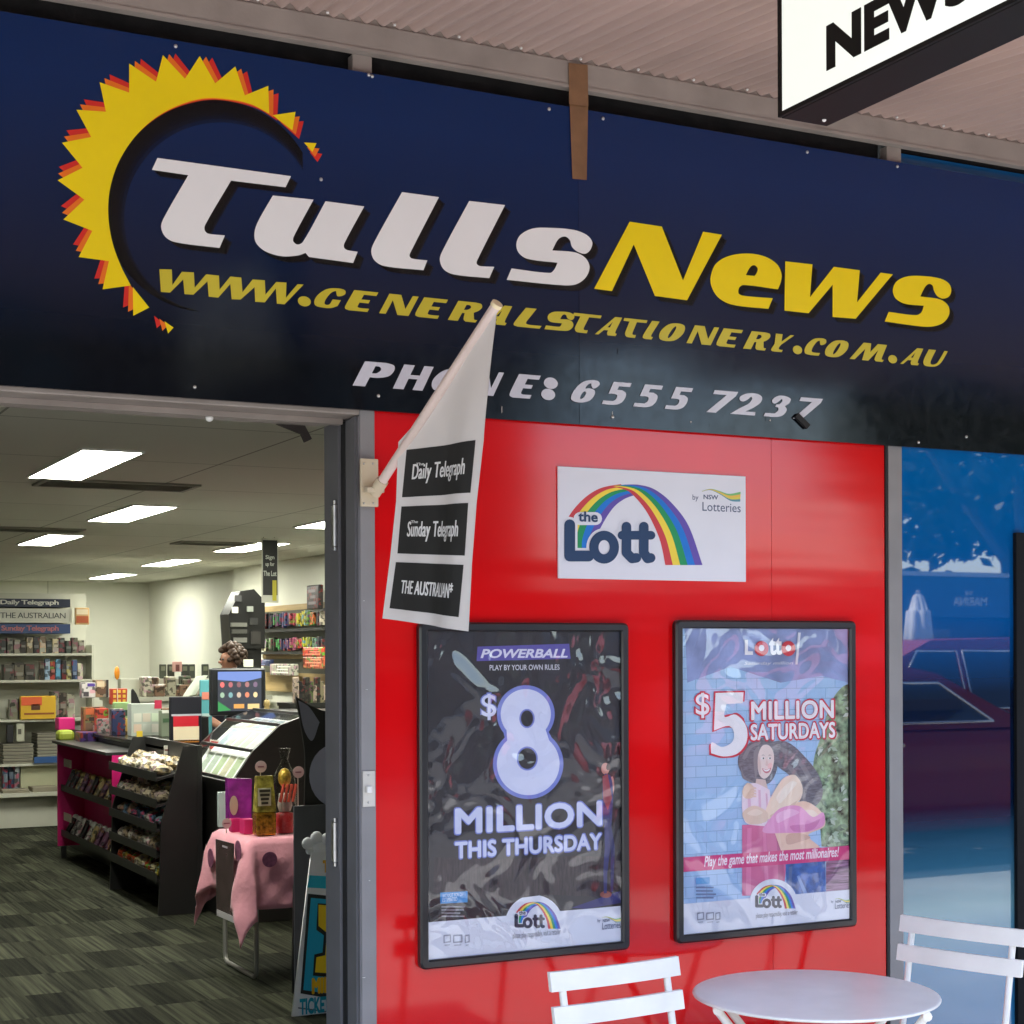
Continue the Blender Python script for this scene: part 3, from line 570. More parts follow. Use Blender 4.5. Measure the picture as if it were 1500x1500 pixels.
# ------------------------------------------------------------------ printed lottery boards
CARD = mat('white_board_print', s2l((226, 228, 238)), 0.3, var=.02)
BOWC = [(206, 62, 70), (246, 220, 70), (20, 150, 90), (10, 120, 215), (98, 78, 172)]
def lerp_poly(a, b, t): return [(p[0] + (q[0] - p[0]) * t, p[1] + (q[1] - p[1]) * t) for p, q in zip(a, b)]
def open_curve(txt, n=8):
    pts = [tuple(float(v) for v in t.split(',')) for t in txt.split()]; out = []
    for i in range(len(pts) - 1):
        p0 = pts[max(0, i - 1)]; p1 = pts[i]; p2 = pts[i + 1]; p3 = pts[min(len(pts) - 1, i + 2)]
        for s in range(n):
            t = s / n
            out.append(tuple(.5 * (2 * p1[k] + (p2[k] - p0[k]) * t + (2 * p0[k] - 5 * p1[k] + 4 * p2[k] - p3[k]) * t * t + (3 * p1[k] - p0[k] - 3 * p2[k] + p3[k]) * t ** 3) for k in (0, 1)))
    return out + [pts[-1]]
def rainbow_logo(parent, Y, mapf, dark=(24, 58, 98), board=CARD, q_=1.0):
    """twisted rainbow with the heavy rounded word in front; logo coordinates follow the big board"""
    mp = lambda pl: [mapf(*p) for p in pl]
    la = open_curve('205,640 212,520 235,425 330,312 440,243 570,217'); lb_ = open_curve('400,690 395,610 450,480 520,372 590,315 660,288')
    ra = open_curve('500,232 590,250 650,288 740,400 820,570 858,740'); rb = open_curve('600,220 690,222 790,252 900,340 1010,490 1098,740')
    for k, c in enumerate(BOWC):
        sheet('rainbow_band', [mp(lerp_poly(la, lb_, k / 5) + lerp_poly(la, lb_, (k + 1) / 5)[::-1])], Y - .0002 * q_, flat(c), parent, th=.00005 * q_)
    for k, c in enumerate(BOWC):
        sheet('rainbow_band', [mp(lerp_poly(ra, rb, k / 5) + lerp_poly(ra, rb, (k + 1) / 5)[::-1])], Y - .0005 * q_, flat(c), parent, th=.00005 * q_)
    L = [[(238, 480), (238, 682), (360, 682)], ell(460, 625, 70, 76, 30, 0, 360) + [(530, 625)], [(604, 492), (604, 660), (640, 698), (668, 694)], [(716, 492), (716, 660), (740, 698), (760, 694)], [(575, 548), (762, 548)]]
    wds = [70, 60, 62, 62, 56]
    def ringp(cx, cy, rx, ry, w): return [ell(cx, cy, rx + w / 2, ry + w / 2, 36), ell(cx, cy, rx - w / 2, ry - w / 2, 36)]
    for j, (pl, wd) in enumerate(zip(L, wds)):
        segs = [ringp(460, 625, 66, 76, wd + 34)[:1]] if j == 1 else [[stroke(pl[i:i + 2], wd + 34)] for i in range(len(pl) - 1)]
        for i, sg in enumerate(segs): sheet('letter_outline', [mp(q) for q in sg], Y - q_ * (.0008 + .00006 * (j * 4 + i)), board, parent, th=.00003 * q_)
    sheet('letter_outline', [mp(stroke([(305, 440), (405, 440)], 84))], Y - .0021 * q_, board, parent, th=.00003 * q_)
    DK = flat(dark)
    for j, (pl, wd) in enumerate(zip(L, wds)):
        segs = [ringp(460, 625, 66, 76, wd)] if j == 1 else [[stroke(pl[i:i + 2], wd)] for i in range(len(pl) - 1)]
        for i, sg in enumerate(segs): sheet('lettering', [mp(q) for q in sg], Y - q_ * (.0024 + .00006 * (j * 4 + i)), DK, parent, th=.00003 * q_)
    a = mapf(292, 392); b = mapf(418, 464)
    text_rect('lettering', 'the', a[0], b[0], b[1], a[1], Y - .0038 * q_, DK, parent, offset=.025, th=.00003 * q_)
WY = RY
ls = thing('lottery_logo_board', 'white landscape board with a rainbow lottery logo on the red wall above the posters', 'sign', tuple(P(953, 848, Y=WY)))
BX = [P(*q, Y=WY) for q in ((816, 684.5), (1090.6, 697.4), (1090.6, 852), (816, 847.7))]
x0 = (BX[0].x + BX[3].x) / 2; x1 = (BX[1].x + BX[2].x) / 2; z1 = (BX[0].z + BX[1].z) / 2; z0 = (BX[2].z + BX[3].z) / 2
BY = WY - .006
MB().box((x0, BY, z0), (x1, WY - .0005, z1)).build('board', CARD, ls)
def big_map(u, v):
    q = P(780 + u * .226667, 660 + v * .226667, Y=BY); return (q.x, q.z)
rainbow_logo(ls, BY, big_map)
def nsw(parent, Y, mapf, col=(70, 86, 120)):
    DK = flat(col)
    a = mapf(1034, 284); b = mapf(1072, 330); text_rect('lettering', 'by', a[0], b[0], b[1], a[1], Y - .0004, DK, parent, th=.0002)
    a = mapf(1105, 284); b = mapf(1200, 318); text_rect('lettering', 'NSW', a[0], b[0], b[1], a[1], Y - .0004, DK, parent, th=.0002, offset=.02)
    a = mapf(1098, 332); b = mapf(1345, 400); text_rect('lettering', 'Lotteries', a[0], b[0], b[1], a[1], Y - .0004, DK, parent, th=.0002)
    up = open_curve('1095,262 1150,248 1210,262 1270,280 1345,266', 6); dn = open_curve('1095,266 1150,256 1215,285 1280,325 1342,330', 6)
    for k, c in enumerate(((120, 190, 120), (236, 196, 90), (226, 214, 90), (90, 150, 170))):
        sheet('wave_mark', [[mapf(*p) for p in lerp_poly(up, dn, k / 4) + lerp_poly(up, dn, (k + 1) / 4)[::-1]]], Y - .0004, flat(c), parent, th=.0002)
nsw(ls, BY, big_map)

# poster frames ------------------------------------------------------------
FRB = mat('black_frame_plastic', (0.016, 0.016, 0.018), 0.28, var=.1, scale=10, bump=.03)
def rrect(x0, z0, x1, z1, r, n=6):
    o = []
    for cx, cz, a in ((x1 - r, z1 - r, 0), (x0 + r, z1 - r, 90), (x0 + r, z0 + r, 180), (x1 - r, z0 + r, 270)):
        for i in range(n + 1): o.append((cx + r * math.cos(R(a + 90 * i / n)), cz + r * math.sin(R(a + 90 * i / n))))
    return o
FRF = WY - .024; PRY = WY - .010; CVY = WY - .0165
def frame(t, x0, z0, x1, z1):
    fw = .024; o = rrect(x0, z0, x1, z1, .016); i = rrect(x0 + fw, z0 + fw, x1 - fw, z1 - fw, .003)
    oi = rrect(x0 + .005, z0 + .005, x1 - .005, z1 - .005, .013); ii = rrect(x0 + fw - .004, z0 + fw - .004, x1 - fw + .004, z1 - fw + .004, .004)
    n = len(o); m = MB(); vs = []
    for pl, y in ((o, WY - .001), (o, FRF + .006), (oi, FRF), (ii, FRF), (i, FRF + .005), (i, WY - .001)): vs += [(x, y, z) for x, z in pl]
    m.add(vs, [(k * n + a, k * n + (a + 1) % n, (k + 1) * n + (a + 1) % n, (k + 1) * n + a) for k in range(5) for a in range(n)])
    m.build('frame', FRB, t)
    return x0 + fw, z0 + fw, x1 - fw, z1 - fw
def cover(t, r, bump, sc_, name):
    m = clear_sheet(name, bump, sc_, ior=1.78, rough=.03, stretch=(1.2, 1, .9), detail=2.0, dist=.05)
    MB().box((r[0] + .0005, CVY, r[1] + .0005), (r[2] - .0005, CVY + .0008, r[3] - .0005)).build('clear_cover', m, t)
def poster_base(name, label, tl, br, col):
    a = P(*tl, Y=FRF); b = P(*br, Y=FRF)
    t = thing(name, label, 'poster', ((a.x + b.x) / 2, WY, b.z))
    r = frame(t, a.x, b.z, b.x, a.z)
    pr = MB().box((r[0], PRY, r[1]), (r[2], PRY + .003, r[3])).build('poster_sheet', col, t)
    return t, r, pr
class Ink:
    """flat artwork on a poster sheet, each layer a hair above the last"""
    wash = 0
    def c(s, col):
        if isinstance(col, tuple): col = tuple(int(v + (w_ - v) * s.wash) for v, w_ in zip(col, (222, 226, 238)))
        return col if not isinstance(col, tuple) else flat(col)
    def __init__(s, parent, ox, oy, k, Y): s.p, s.ox, s.oy, s.k, s.Y, s.n = parent, ox, oy, k, Y, 0
    def m(s, u, v): q = P(s.ox + u * s.k, s.oy + v * s.k, Y=PRY); return (q.x, q.z)
    def y(s): s.n += 1; return s.Y - .00002 * s.n
    def poly(s, txt_or_pts, col, name='print', holes=()):
        f = lambda t: [s.m(*p) for p in (trace(t) if isinstance(t, str) else t)]
        return sheet(name, [f(txt_or_pts)] + [f(h) for h in holes], s.y(), s.c(col), s.p, th=.00001)
    def text(s, body, u0, v0, u1, v1, col, **k):
        a = s.m(u0, v0); b = s.m(u1, v1); a2 = s.m(u0, v1); 
        return text_rect('lettering', body, a[0], b[0], (b[1] + s.m(u1, v1)[1]) / 2, a[1], s.y(), col if not isinstance(col, tuple) else flat(col), s.p, th=.00004, **k)
def soft_pale(name, a):
    if name in MATS: return MATS[name]
    m = bpy.data.materials.new(name); m.use_nodes = True; b = m.node_tree.nodes['Principled BSDF']
    b.inputs['Base Color'].default_value = (.8, .84, .9, 1); b.inputs['Roughness'].default_value = .4; b.inputs['Alpha'].default_value = a
    MATS[name] = m; return m
def bold_(s, body, u0, v0, u1, v1, col, d):
    a = s.m(u0, v0); b = s.m(u1, v1); y = s.y(); s.n += 4
    return text_bold('lettering', body, a[0], b[0], b[1], a[1], y, flat(col), s.p, d)
Ink.bold = bold_
def small_logo(ink, cx, base, scale, dome, dark=(28, 34, 62)):
    mp = lambda u, v: ink.m(cx + (u - 650) * scale, base + (v - 740) * scale)
    Y = ink.y(); rainbow_logo(ink.p, Y, mp, dark, dome, .35); ink.n += 50
def fine_print(ink, u0, v0, u1, rows, dv, col):
    for i in range(rows):
        e = u1 - random.random() * (u1 - u0) * .35
        ink.poly([(u0, v0 + i * dv), (e, v0 + i * dv), (e, v0 + i * dv + dv * .45), (u0, v0 + i * dv + dv * .45)], col)

# left poster: dark, eight million
def night_mat():
    m = mat('night_sky_print', s2l((38, 35, 40)), .4, var=.35, scale=4)
    return m
t1, r1, p1 = poster_base('framed_poster', 'black framed dark poster announcing eight million this Thursday', (615, 911), (924, 1391), night_mat())
I1 = Ink(p1, 590, 890, .353184, PRY)
LAV = (212, 217, 244); LAV2 = (118, 130, 206)
def rect_world(ink, za, zb, r, col, name='print'):
    return sheet(name, [[(r[0], za), (r[2], za), (r[2], zb), (r[0], zb)]], ink.y(), col, ink.p, th=.00001)
zc = I1.m(500, 1272)[1]
rect_world(I1, r1[1], zc, r1, CARD, 'white_footer')
I1.poly(ell(545, 1318, 122, 126, 40), CARD, 'white_dome')
cityM = mat('stage_print', s2l((52, 40, 44)), .45, var=.6, scale=30, stretch=(6, 1, 1))
I1.poly('128,1035 400,1045 700,1030 920,1035 920,1160 800,1200 600,1190 400,1215 128,1180', cityM, 'crowd_print')
I1.poly('700,1245 915,1170 918,1222 760,1250', (48, 46, 110), 'stage_floor')
for (u, v), (a, b), c in (((840, 668), (17, 24), (196, 130, 118)), ((868, 740), (9, 40), (196, 140, 130)), ((842, 1190), (24, 14), (150, 82, 70))): I1.poly(ell(u, v, a, b), c, 'dancer_print')
I1.poly('838,690s 862,700s 872,770s 868,860 860,1000 848,1100 846,1185 834,1185 832,1090 838,990 834,860s 828,770s', (58, 58, 112), 'dancer_print'); I1.poly('858,860 880,1000 872,1180 862,1180 862,1010 852,900', (48, 48, 98), 'dancer_print'); I1.poly('845,655s 852,646s 860,655s 858,672s 846,672s', (70, 44, 40), 'dancer_print')
I1.poly('828,700 850,690 868,790 850,840 832,800', (150, 66, 76), 'dancer_print')
I1.poly('310,162 690,150 696,212 306,222', (92, 84, 168), 'purple_banner')
I1.text('POWERBALL', 322, 172, 684, 208, (222, 222, 244), offset=.03, shear=.25)
I1.text('PLAY BY YOUR OWN RULES', 360, 238, 650, 258, (214, 214, 226), offset=.01)
# eight: glow edge then white face
for grow, c in ((16, LAV2), (0, LAV)):
    eight = MB()
    ou = [(510 + (104 + grow) * math.cos(R(a)), 442 + (104 + grow) * math.sin(R(a))) for a in range(140, 402, 6)]
    lo = [(520 + (130 + grow) * math.cos(R(a)), 648 + (130 + grow) * math.sin(R(a))) for a in range(-48, 229, 6)]
    I1.poly(ou + lo, c, 'numeral', holes=(ell(515, 460, 32 - grow * .4, 40 - grow * .4), ell(516, 626, 44 - grow * .4, 50 - grow * .4)))
for o, c in ((.035, LAV2), (.008, LAV)):
    e = 5 if o > .03 else 0
    I1.text('$', 326 - e, 358 - e, 388 + e, 466 + e, c, offset=o)
    I1.bold('MILLION', 216 - e, 832 - e, 826 + e, 905 + e, c, .0055 if e else .0035)
    I1.bold('THIS THURSDAY', 216 - e, 972 - e, 824 + e, 1002 + e, c, .004 if e else .002)
I1.poly('155,1182 268,1176 268,1222 155,1228', (52, 140, 205), 'blue_tag')
I1.text('JACKPOT FOR DIV 1', 164, 1188, 258, 1200, (230, 238, 248)); I1.text('ESTIMATED', 164, 1205, 226, 1216, (230, 238, 248))
fine_print(I1, 160, 1238, 275, 4, 13, (150, 148, 152))
small_logo(I1, 558, 1332, .215, CARD)
I1.text('please play responsibly, visit a retailer', 455, 1348, 654, 1362, (120, 120, 130))
nsw(p1, I1.y(), lambda u, v: I1.m(806 + (u - 1034) * .31, 1292 + (v - 284) * .31))
for k, (a, b) in enumerate(((168, 198), (208, 246), (256, 276))):
    I1.poly([(a, 1358), (b, 1355), (b, 1388), (a, 1391)], (150, 152, 166), 'icon', holes=([(a + 4, 1363), (b - 4, 1360), (b - 4, 1383), (a + 4, 1386)],))
    I1.poly([(a + 4, 1398), (b - 4, 1396), (b - 4, 1400), (a + 4, 1402)], (170, 172, 184), 'icon')
cover(t1, r1, .4, 5.0, 'crumpled_film')

# right poster: five million
def brick_print():
    m = bpy.data.materials.new('blue_brick_print'); m.use_nodes = True; t = m.node_tree; b = t.nodes['Principled BSDF']
    tc = t.nodes.new('ShaderNodeTexCoord'); mp = t.nodes.new('ShaderNodeMapping'); mp.inputs['Rotation'].default_value = (R(90), 0, 0)
    br = t.nodes.new('ShaderNodeTexBrick'); br.inputs['Scale'].default_value = 7; br.inputs['Row Height'].default_value = .22; br.inputs['Mortar Size'].default_value = .008
    br.inputs['Color1'].default_value = (*s2l((172, 204, 238)), 1); br.inputs['Color2'].default_value = (*s2l((158, 194, 234)), 1); br.inputs['Mortar'].default_value = (*s2l((136, 170, 208)), 1)
    t.links.new(tc.outputs['Object'], mp.inputs[0]); t.links.new(mp.outputs[0], br.inputs[0]); t.links.new(br.outputs[0], b.inputs['Base Color']); b.inputs['Roughness'].default_value = .4
    return m
t2, r2, p2 = poster_base('framed_poster', 'black framed pale blue poster announcing five million Saturdays with a hugging couple', (991, 908), (1257, 1357), brick_print())
I2 = Ink(p2, 970, 890, 1 / 3, PRY); I2.wash = .26  # colours paled to paint in the whitish glare of the cover
zc = I2.m(480, 1268)[1]
leafM = mat('hedge_print', s2l((128, 150, 118)), .45, var=1.0, scale=40)
I2.poly('740,420s 790,350s 838,330 838,1060 700,1050 690,930s 660,800s 668,660s 700,560s', leafM, 'hedge_print')
I2.poly('720,1060 838,1040 838,1260 720,1262', mat('step_print', s2l((150, 110, 140)), .45, var=.7, scale=50, stretch=(.3, 1, 6)), 'step_print')
I2.poly('100,82 838,82 838,335 700,300 520,330 300,260 110,330', mat('reflection_tint', s2l((140, 154, 200)), .4, var=.3, scale=9), 'upper_reflection')  # dim reflection on the cover, painted over the artwork's upper part
HAIR = mat('hair_print', s2l((112, 108, 118)), .4, var=.4, scale=60, stretch=(1, 1, 4)); SKIN = (236, 206, 196)
rl = random.Random(5)
for k in range(230):      # hedge leaves
    v = rl.uniform(370, 1050); lim = 700 - 30 * math.sin(v / 90) + (60 if v < 470 else 0); u = rl.uniform(lim, 832); a_ = rl.uniform(0, 6.28); q_ = rl.uniform(9, 20)
    c_ = rl.choice([(96, 122, 88), (150, 172, 138), (196, 206, 188), (70, 92, 66), (120, 146, 108), (176, 190, 160)])
    if k % 3: continue
    I2.poly([(u + q_ * math.cos(a_), v + q_ * math.sin(a_)), (u + q_ * .45 * math.cos(a_ + 1.57), v + q_ * .45 * math.sin(a_ + 1.57)), (u - q_ * math.cos(a_), v - q_ * math.sin(a_)), (u - q_ * .45 * math.cos(a_ + 1.57), v - q_ * .45 * math.sin(a_ + 1.57))], c_, 'leaf_print')
I2.poly('350,955 535,950 548,1100 530,1262 350,1266', (206, 64, 120), 'trouser_print')
for q_ in ('372,970 392,968 388,1262 366,1264', '440,965 452,965 470,1262 452,1262'): I2.poly(q_, (226, 92, 146), 'fold_print')
I2.poly('500,960 530,955 536,1262 512,1262', (176, 44, 98), 'fold_print')
I2.poly('540,1120 715,1085 718,1262 548,1262', mat('denim_print', s2l((58, 96, 164)), .45, var=.4, scale=50), 'jeans_print')
I2.poly('590,1180 600,1176 640,1262 622,1262', (90, 130, 196), 'fold_print'); I2.poly('556,1140 570,1136 566,1262 552,1262', (40, 66, 120), 'fold_print')
# friend behind: long loose hair over the shoulder
I2.poly('470,600s 545,590s 625,655s 690,745s 702,830s 660,880s 612,868s 590,800s 560,740s 500,690s', HAIR, 'hair_print')
for q_ in ('520,612s 600,660s 668,770s 655,780s 590,680s 515,626s', '560,690s 610,760s 632,850s 622,856s 598,770s 548,700s'): I2.poly(q_, (104, 94, 98), 'strand_print')
I2.poly('535,890 620,850s 700,900s 712,960s 640,1000s 690,1050 690,1095 535,1110 490,980', (244, 192, 160), 'jacket_print')
I2.poly('600,900s 660,890s 690,930s 650,950s 610,940s', (250, 214, 190), 'fold_print'); I2.poly('545,1000s 600,990s 650,1010s 600,1030s 548,1040s', (216, 156, 130), 'fold_print')
# smiling woman in front
I2.poly('333,690s 345,630s 400,585s 450,572s 490,590s 505,650s 500,720s 470,770s 430,775s 372,760s', HAIR, 'hair_print')
for q_ in ('350,660s 385,605s 430,590s 428,600s 392,618s 362,668s', '346,700s 360,740s 400,765s 396,770s 352,748s', '400,640s 420,610s 428,640s 418,720s 408,750s'): I2.poly(q_, (108, 98, 102), 'strand_print')
I2.poly('412,752 452,756 462,810s 430,830s 405,810s', (216, 180, 166), 'neck_print')
I2.poly('422,640s 440,606s 468,606s 488,640s 487,690s 470,735s 446,752s 426,735s 418,690s', SKIN, 'face_print')
I2.poly('422,650s 432,690s 430,735s 424,720s 418,690s', (214, 178, 166), 'cheek_print'); I2.poly('462,690s 478,682s 482,700s 468,710s', (240, 180, 172), 'cheek_print')
for u in (442, 471):
    I2.poly(ell(u, 662, 8, 4, 14), (246, 244, 244), 'eye_print'); I2.poly(ell(u + 1, 662, 4, 4, 12), (60, 44, 40), 'eye_print'); I2.poly([(u - 9, 650), (u, 646), (u + 9, 650), (u, 649)], (86, 66, 62), 'brow_print')
I2.poly('458,664 464,692s 456,696s 452,690s', (222, 182, 168), 'nose_print')
I2.poly('438,706s 456,712s 476,704s 470,722s 455,728s 443,720s', (196, 84, 92), 'lip_print'); I2.poly('442,709s 456,714s 472,707s 466,717s 455,720s 446,716s', (250, 248, 248), 'smile_print')
I2.poly('355,790s 400,770s 470,800 482,950s 420,958s 360,938s', (240, 212, 222), 'top_print')
for q_ in ('372,800 384,796 392,936 378,936', '420,800 430,802 436,950 424,950', '452,815 460,818 470,945 460,946'): I2.poly(q_, (222, 164, 190), 'stripe_print')
I2.poly('448,905s 520,760s 580,735s 615,790s 600,850s 520,900s 470,930s', (246, 212, 180), 'sleeve_print')
I2.poly('500,830s 560,765s 590,770s 560,810s 515,860s', (252, 230, 206), 'fold_print'); I2.poly('470,915s 540,880s 590,850s 560,890s 500,925s', (222, 178, 146), 'fold_print')
I2.poly('350,905s 400,870s 460,900s 455,940s 380,950s', (228, 190, 160), 'sleeve_print'); I2.poly('370,905s 410,885s 440,900s 410,915s', (242, 212, 186), 'fold_print')
I2.poly('440,985s 470,930s 520,880s 600,872s 660,920s 705,900s 708,955s 640,985s 540,990s', (232, 128, 184), 'sleeve_print')
I2.poly('500,910s 560,885s 600,900s 550,925s 505,945s', (244, 166, 208), 'fold_print'); I2.poly('560,960s 640,950s 690,930s 660,975s 580,985s', (206, 92, 156), 'fold_print')
I2.poly('350,806s 372,770s 398,785s 402,812s 392,836s 360,836s', (226, 178, 146), 'hand_print')
for k in range(4): I2.poly([(386, 788 + k * 12), (410, 790 + k * 12), (412, 797 + k * 12), (386, 797 + k * 12)], (232, 188, 160), 'finger_print')
I2.wash = 0
rect_world(I2, r2[1], zc, r2, CARD, 'white_footer')
zb_ = I2.m(480, 1132)[1]; zt_ = I2.m(480, 1070)[1]
rect_world(I2, zb_, zt_, r2, flat((212, 58, 124)), 'pink_banner')
I2.text('Play the game that makes the most millionaires!', 182, 1092, 775, 1108, (244, 226, 236), offset=.02, shear=.25)
for o, c, e in ((.045, (206, 40, 66), 7), (.008, (240, 238, 244), 0)):
    I2.text('$', 145 - e, 375 - e, 205 + e, 485 + e, c, offset=o)
    I2.poly([(u + (0 if not e else (-e if u < 290 else e)), v + (0 if not e else (-e if v < 500 else e))) for u, v in trace('232,375 355,372 352,420 280,424 272,480s 320,470s 366,520s 368,590s 330,640s 270,654s 212,640 215,592s 260,612s 305,590s 312,545s 290,520s 225,540')], c, 'numeral')
    I2.bold('MILLION', 388 - e, 412 - e, 752 + e, 486 + e, c, .005 if e else .0022)
    I2.bold('SATURDAYS', 386 - e, 512 - e, 758 + e, 572 + e, c, .005 if e else .0018)
I2.text('L', 360, 142, 396, 208, (240, 238, 244), offset=.05); I2.text('tt', 466, 132, 524, 208, (240, 238, 244), offset=.04)
for u in (434, 552):
    I2.poly(ell(u, 180, 31, 33), (206, 44, 58), 'ball_print'); I2.poly(ell(u, 178, 12, 14), (238, 226, 230), 'ball_print')
I2.text('Saturday million', 358, 238, 572, 254, (230, 228, 238), shear=.25)
I2.poly('594,110 606,110 592,250 582,250', (220, 222, 232), 'print')
I2.poly(ell(486, 1300, 106, 108, 40), CARD, 'white_dome')
I2.poly('145,1188 206,1184 206,1212 145,1216', (90, 160, 215), 'blue_tag'); fine_print(I2, 146, 1226, 240, 4, 15, (110, 130, 170))
small_logo(I2, 494, 1322, .2, CARD)
I2.text('please play responsibly, visit a retailer', 408, 1342, 592, 1354, (120, 120, 130))
nsw(p2, I2.y(), lambda u, v: I2.m(738 + (u - 1034) * .27, 1286 + (v - 284) * .27))
for a, b in ((150, 180), (190, 224), (230, 252)):
    I2.poly([(a, 1340), (b, 1337), (b, 1370), (a, 1373)], (150, 152, 166), 'icon', holes=([(a + 4, 1345), (b - 4, 1342), (b - 4, 1365), (a + 4, 1368)],))
    I2.poly([(a + 4, 1380), (b - 4, 1378), (b - 4, 1382), (a + 4, 1384)], (170, 172, 184), 'icon')
cover(t2, r2, .5, 3.2, 'wavy_film')

# ------------------------------------------------------------------ cafe table and folding chairs
TX, TYc = 2.655, -.475
tb = thing('cafe_table', 'round white metal cafe table in front of the red wall', 'table', (TX, TYc, 0))
MB().lathe([(.0, .7165), (.30, .7165), (.316, .7165), (.320, .7185), (.321, .7215), (.319, .7245), (.312, .7255), (0, .7255)], (TX, TYc, -.0035), 64).build('table_top', M_white, tb)
def rot2(x, y, a): return (x * math.cos(a) - y * math.sin(a), x * math.sin(a) + y * math.cos(a))
ang = R(-32)
def tp_(x, y, z): a, b = rot2(x, y, ang); return (TX + a, TYc + b, z)
for s in (-1, 1):
    MB().tube([tp_(-.26, .13 * s, .70), tp_(.27, .15 * s, .011)], .011, 10).build('leg', M_white, tb)
    MB().tube([tp_(.26, .16 * s, .70), tp_(-.27, .18 * s, .011)], .011, 10).build('leg', M_white, tb)
    for a_, b_ in ((-.26, .13), (.26, .16)):
        c_ = Vector(tp_(a_, b_ * s, .703)); d_ = Vector(tp_(a_, b_ * s + .022, .703)) - c_
        MB().tube([c_ - d_, c_ + d_], .012, 10).build('hinge_bracket', M_white, tb)
MB().tube([tp_(.26, -.17, .03), tp_(.26, .17, .03)], .009, 10).tube([tp_(-.26, -.19, .03), tp_(-.26, .19, .03)], .009, 10).build('stretcher', M_white, tb)

def chair(label, loc, rz):
    """folding bistro chair: back towards local +Y, seat towards -Y"""
    t = thing('folding_chair', label, 'chair', (loc[0], loc[1], 0), 'white folding chairs at the cafe table'); t.rotation_euler = (0, 0, rz)
    def bd(nm, mb): o = bpy.data.objects.new(nm, mb.mesh(nm)); o.data.materials.append(M_white); COL.objects.link(o); o.parent = t
    lean = lambda z: .0 + (z - .45) * .20
    for s in (-1, 1):
        x = .158 * s
        pts = [(x, lean(z), z) for z in (.84, .62, .45)] + [(x, -.36, .012)]
        m = MB()
        m.tube([(x, lean(.842), .842), (x, lean(.5), .5), (x, -.02, .42), (x, -.40, .012)], .0095, 10); bd('leg', m)
        m = MB(); m.tube([(x * .86, -.36, .445), (x * .86, .02, .012)], .009, 10); bd('leg', m)
    for z in (.798, .716):
        m = MB(); q = []
        for k in range(13):
            u = -1 + 2 * k / 12; q.append((.195 * u, lean(z) - .014 + .010 * u * u, z))
        h = .046; th = .012
        vs = []
        for x, y, zz in q: vs += [(x, y - th / 2, zz), (x, y - th / 2 + h * .2, zz + h), (x, y + th / 2 + h * .2, zz + h), (x, y + th / 2, zz)]
        fs = [(4 * i + a, 4 * i + (a + 1) % 4, 4 * i + 4 + (a + 1) % 4, 4 * i + 4 + a) for i in range(12) for a in range(4)] + [(3, 2, 1, 0), (48, 49, 50, 51)]
        m.add(vs, fs); bd('back_slat', m)
    for k in range(5):
        y = -.05 - k * .078; m = MB(); m.box((-.19, y - .062, .445), (.19, y, .457), .003); bd('seat_slat', m)
    m = MB(); m.tube([(-.158, -.395, .03), (.158, -.395, .03)], .008).tube([(-.136, .01, .03), (.136, .01, .03)], .008).box((-.165, -.42, .432), (-.15, -.04, .445)).box((.15, -.42, .432), (.165, -.04, .445)); bd('seat_frame', m)
    return t
a, b = P(805, 1424, Z=.843), P(987, 1401, Z=.843); mid = (a + b) / 2; rz = math.atan2(b.y - a.y, b.x - a.x)
off = .08 
chair('white folding chair with its slatted back against the red wall left of the table', (mid.x + math.sin(rz) * off, mid.y - math.cos(rz) * off), rz)
a, b = P(1322, 1340, Z=.843), P(1500, 1362, Z=.843); d = (b - a).normalized(); mid = a + d * .195; rz = math.atan2(d.y, d.x)
chair('white folding chair with its slatted back in front of the blue window', (mid.x + math.sin(rz) * off, mid.y - math.cos(rz) * off), rz)
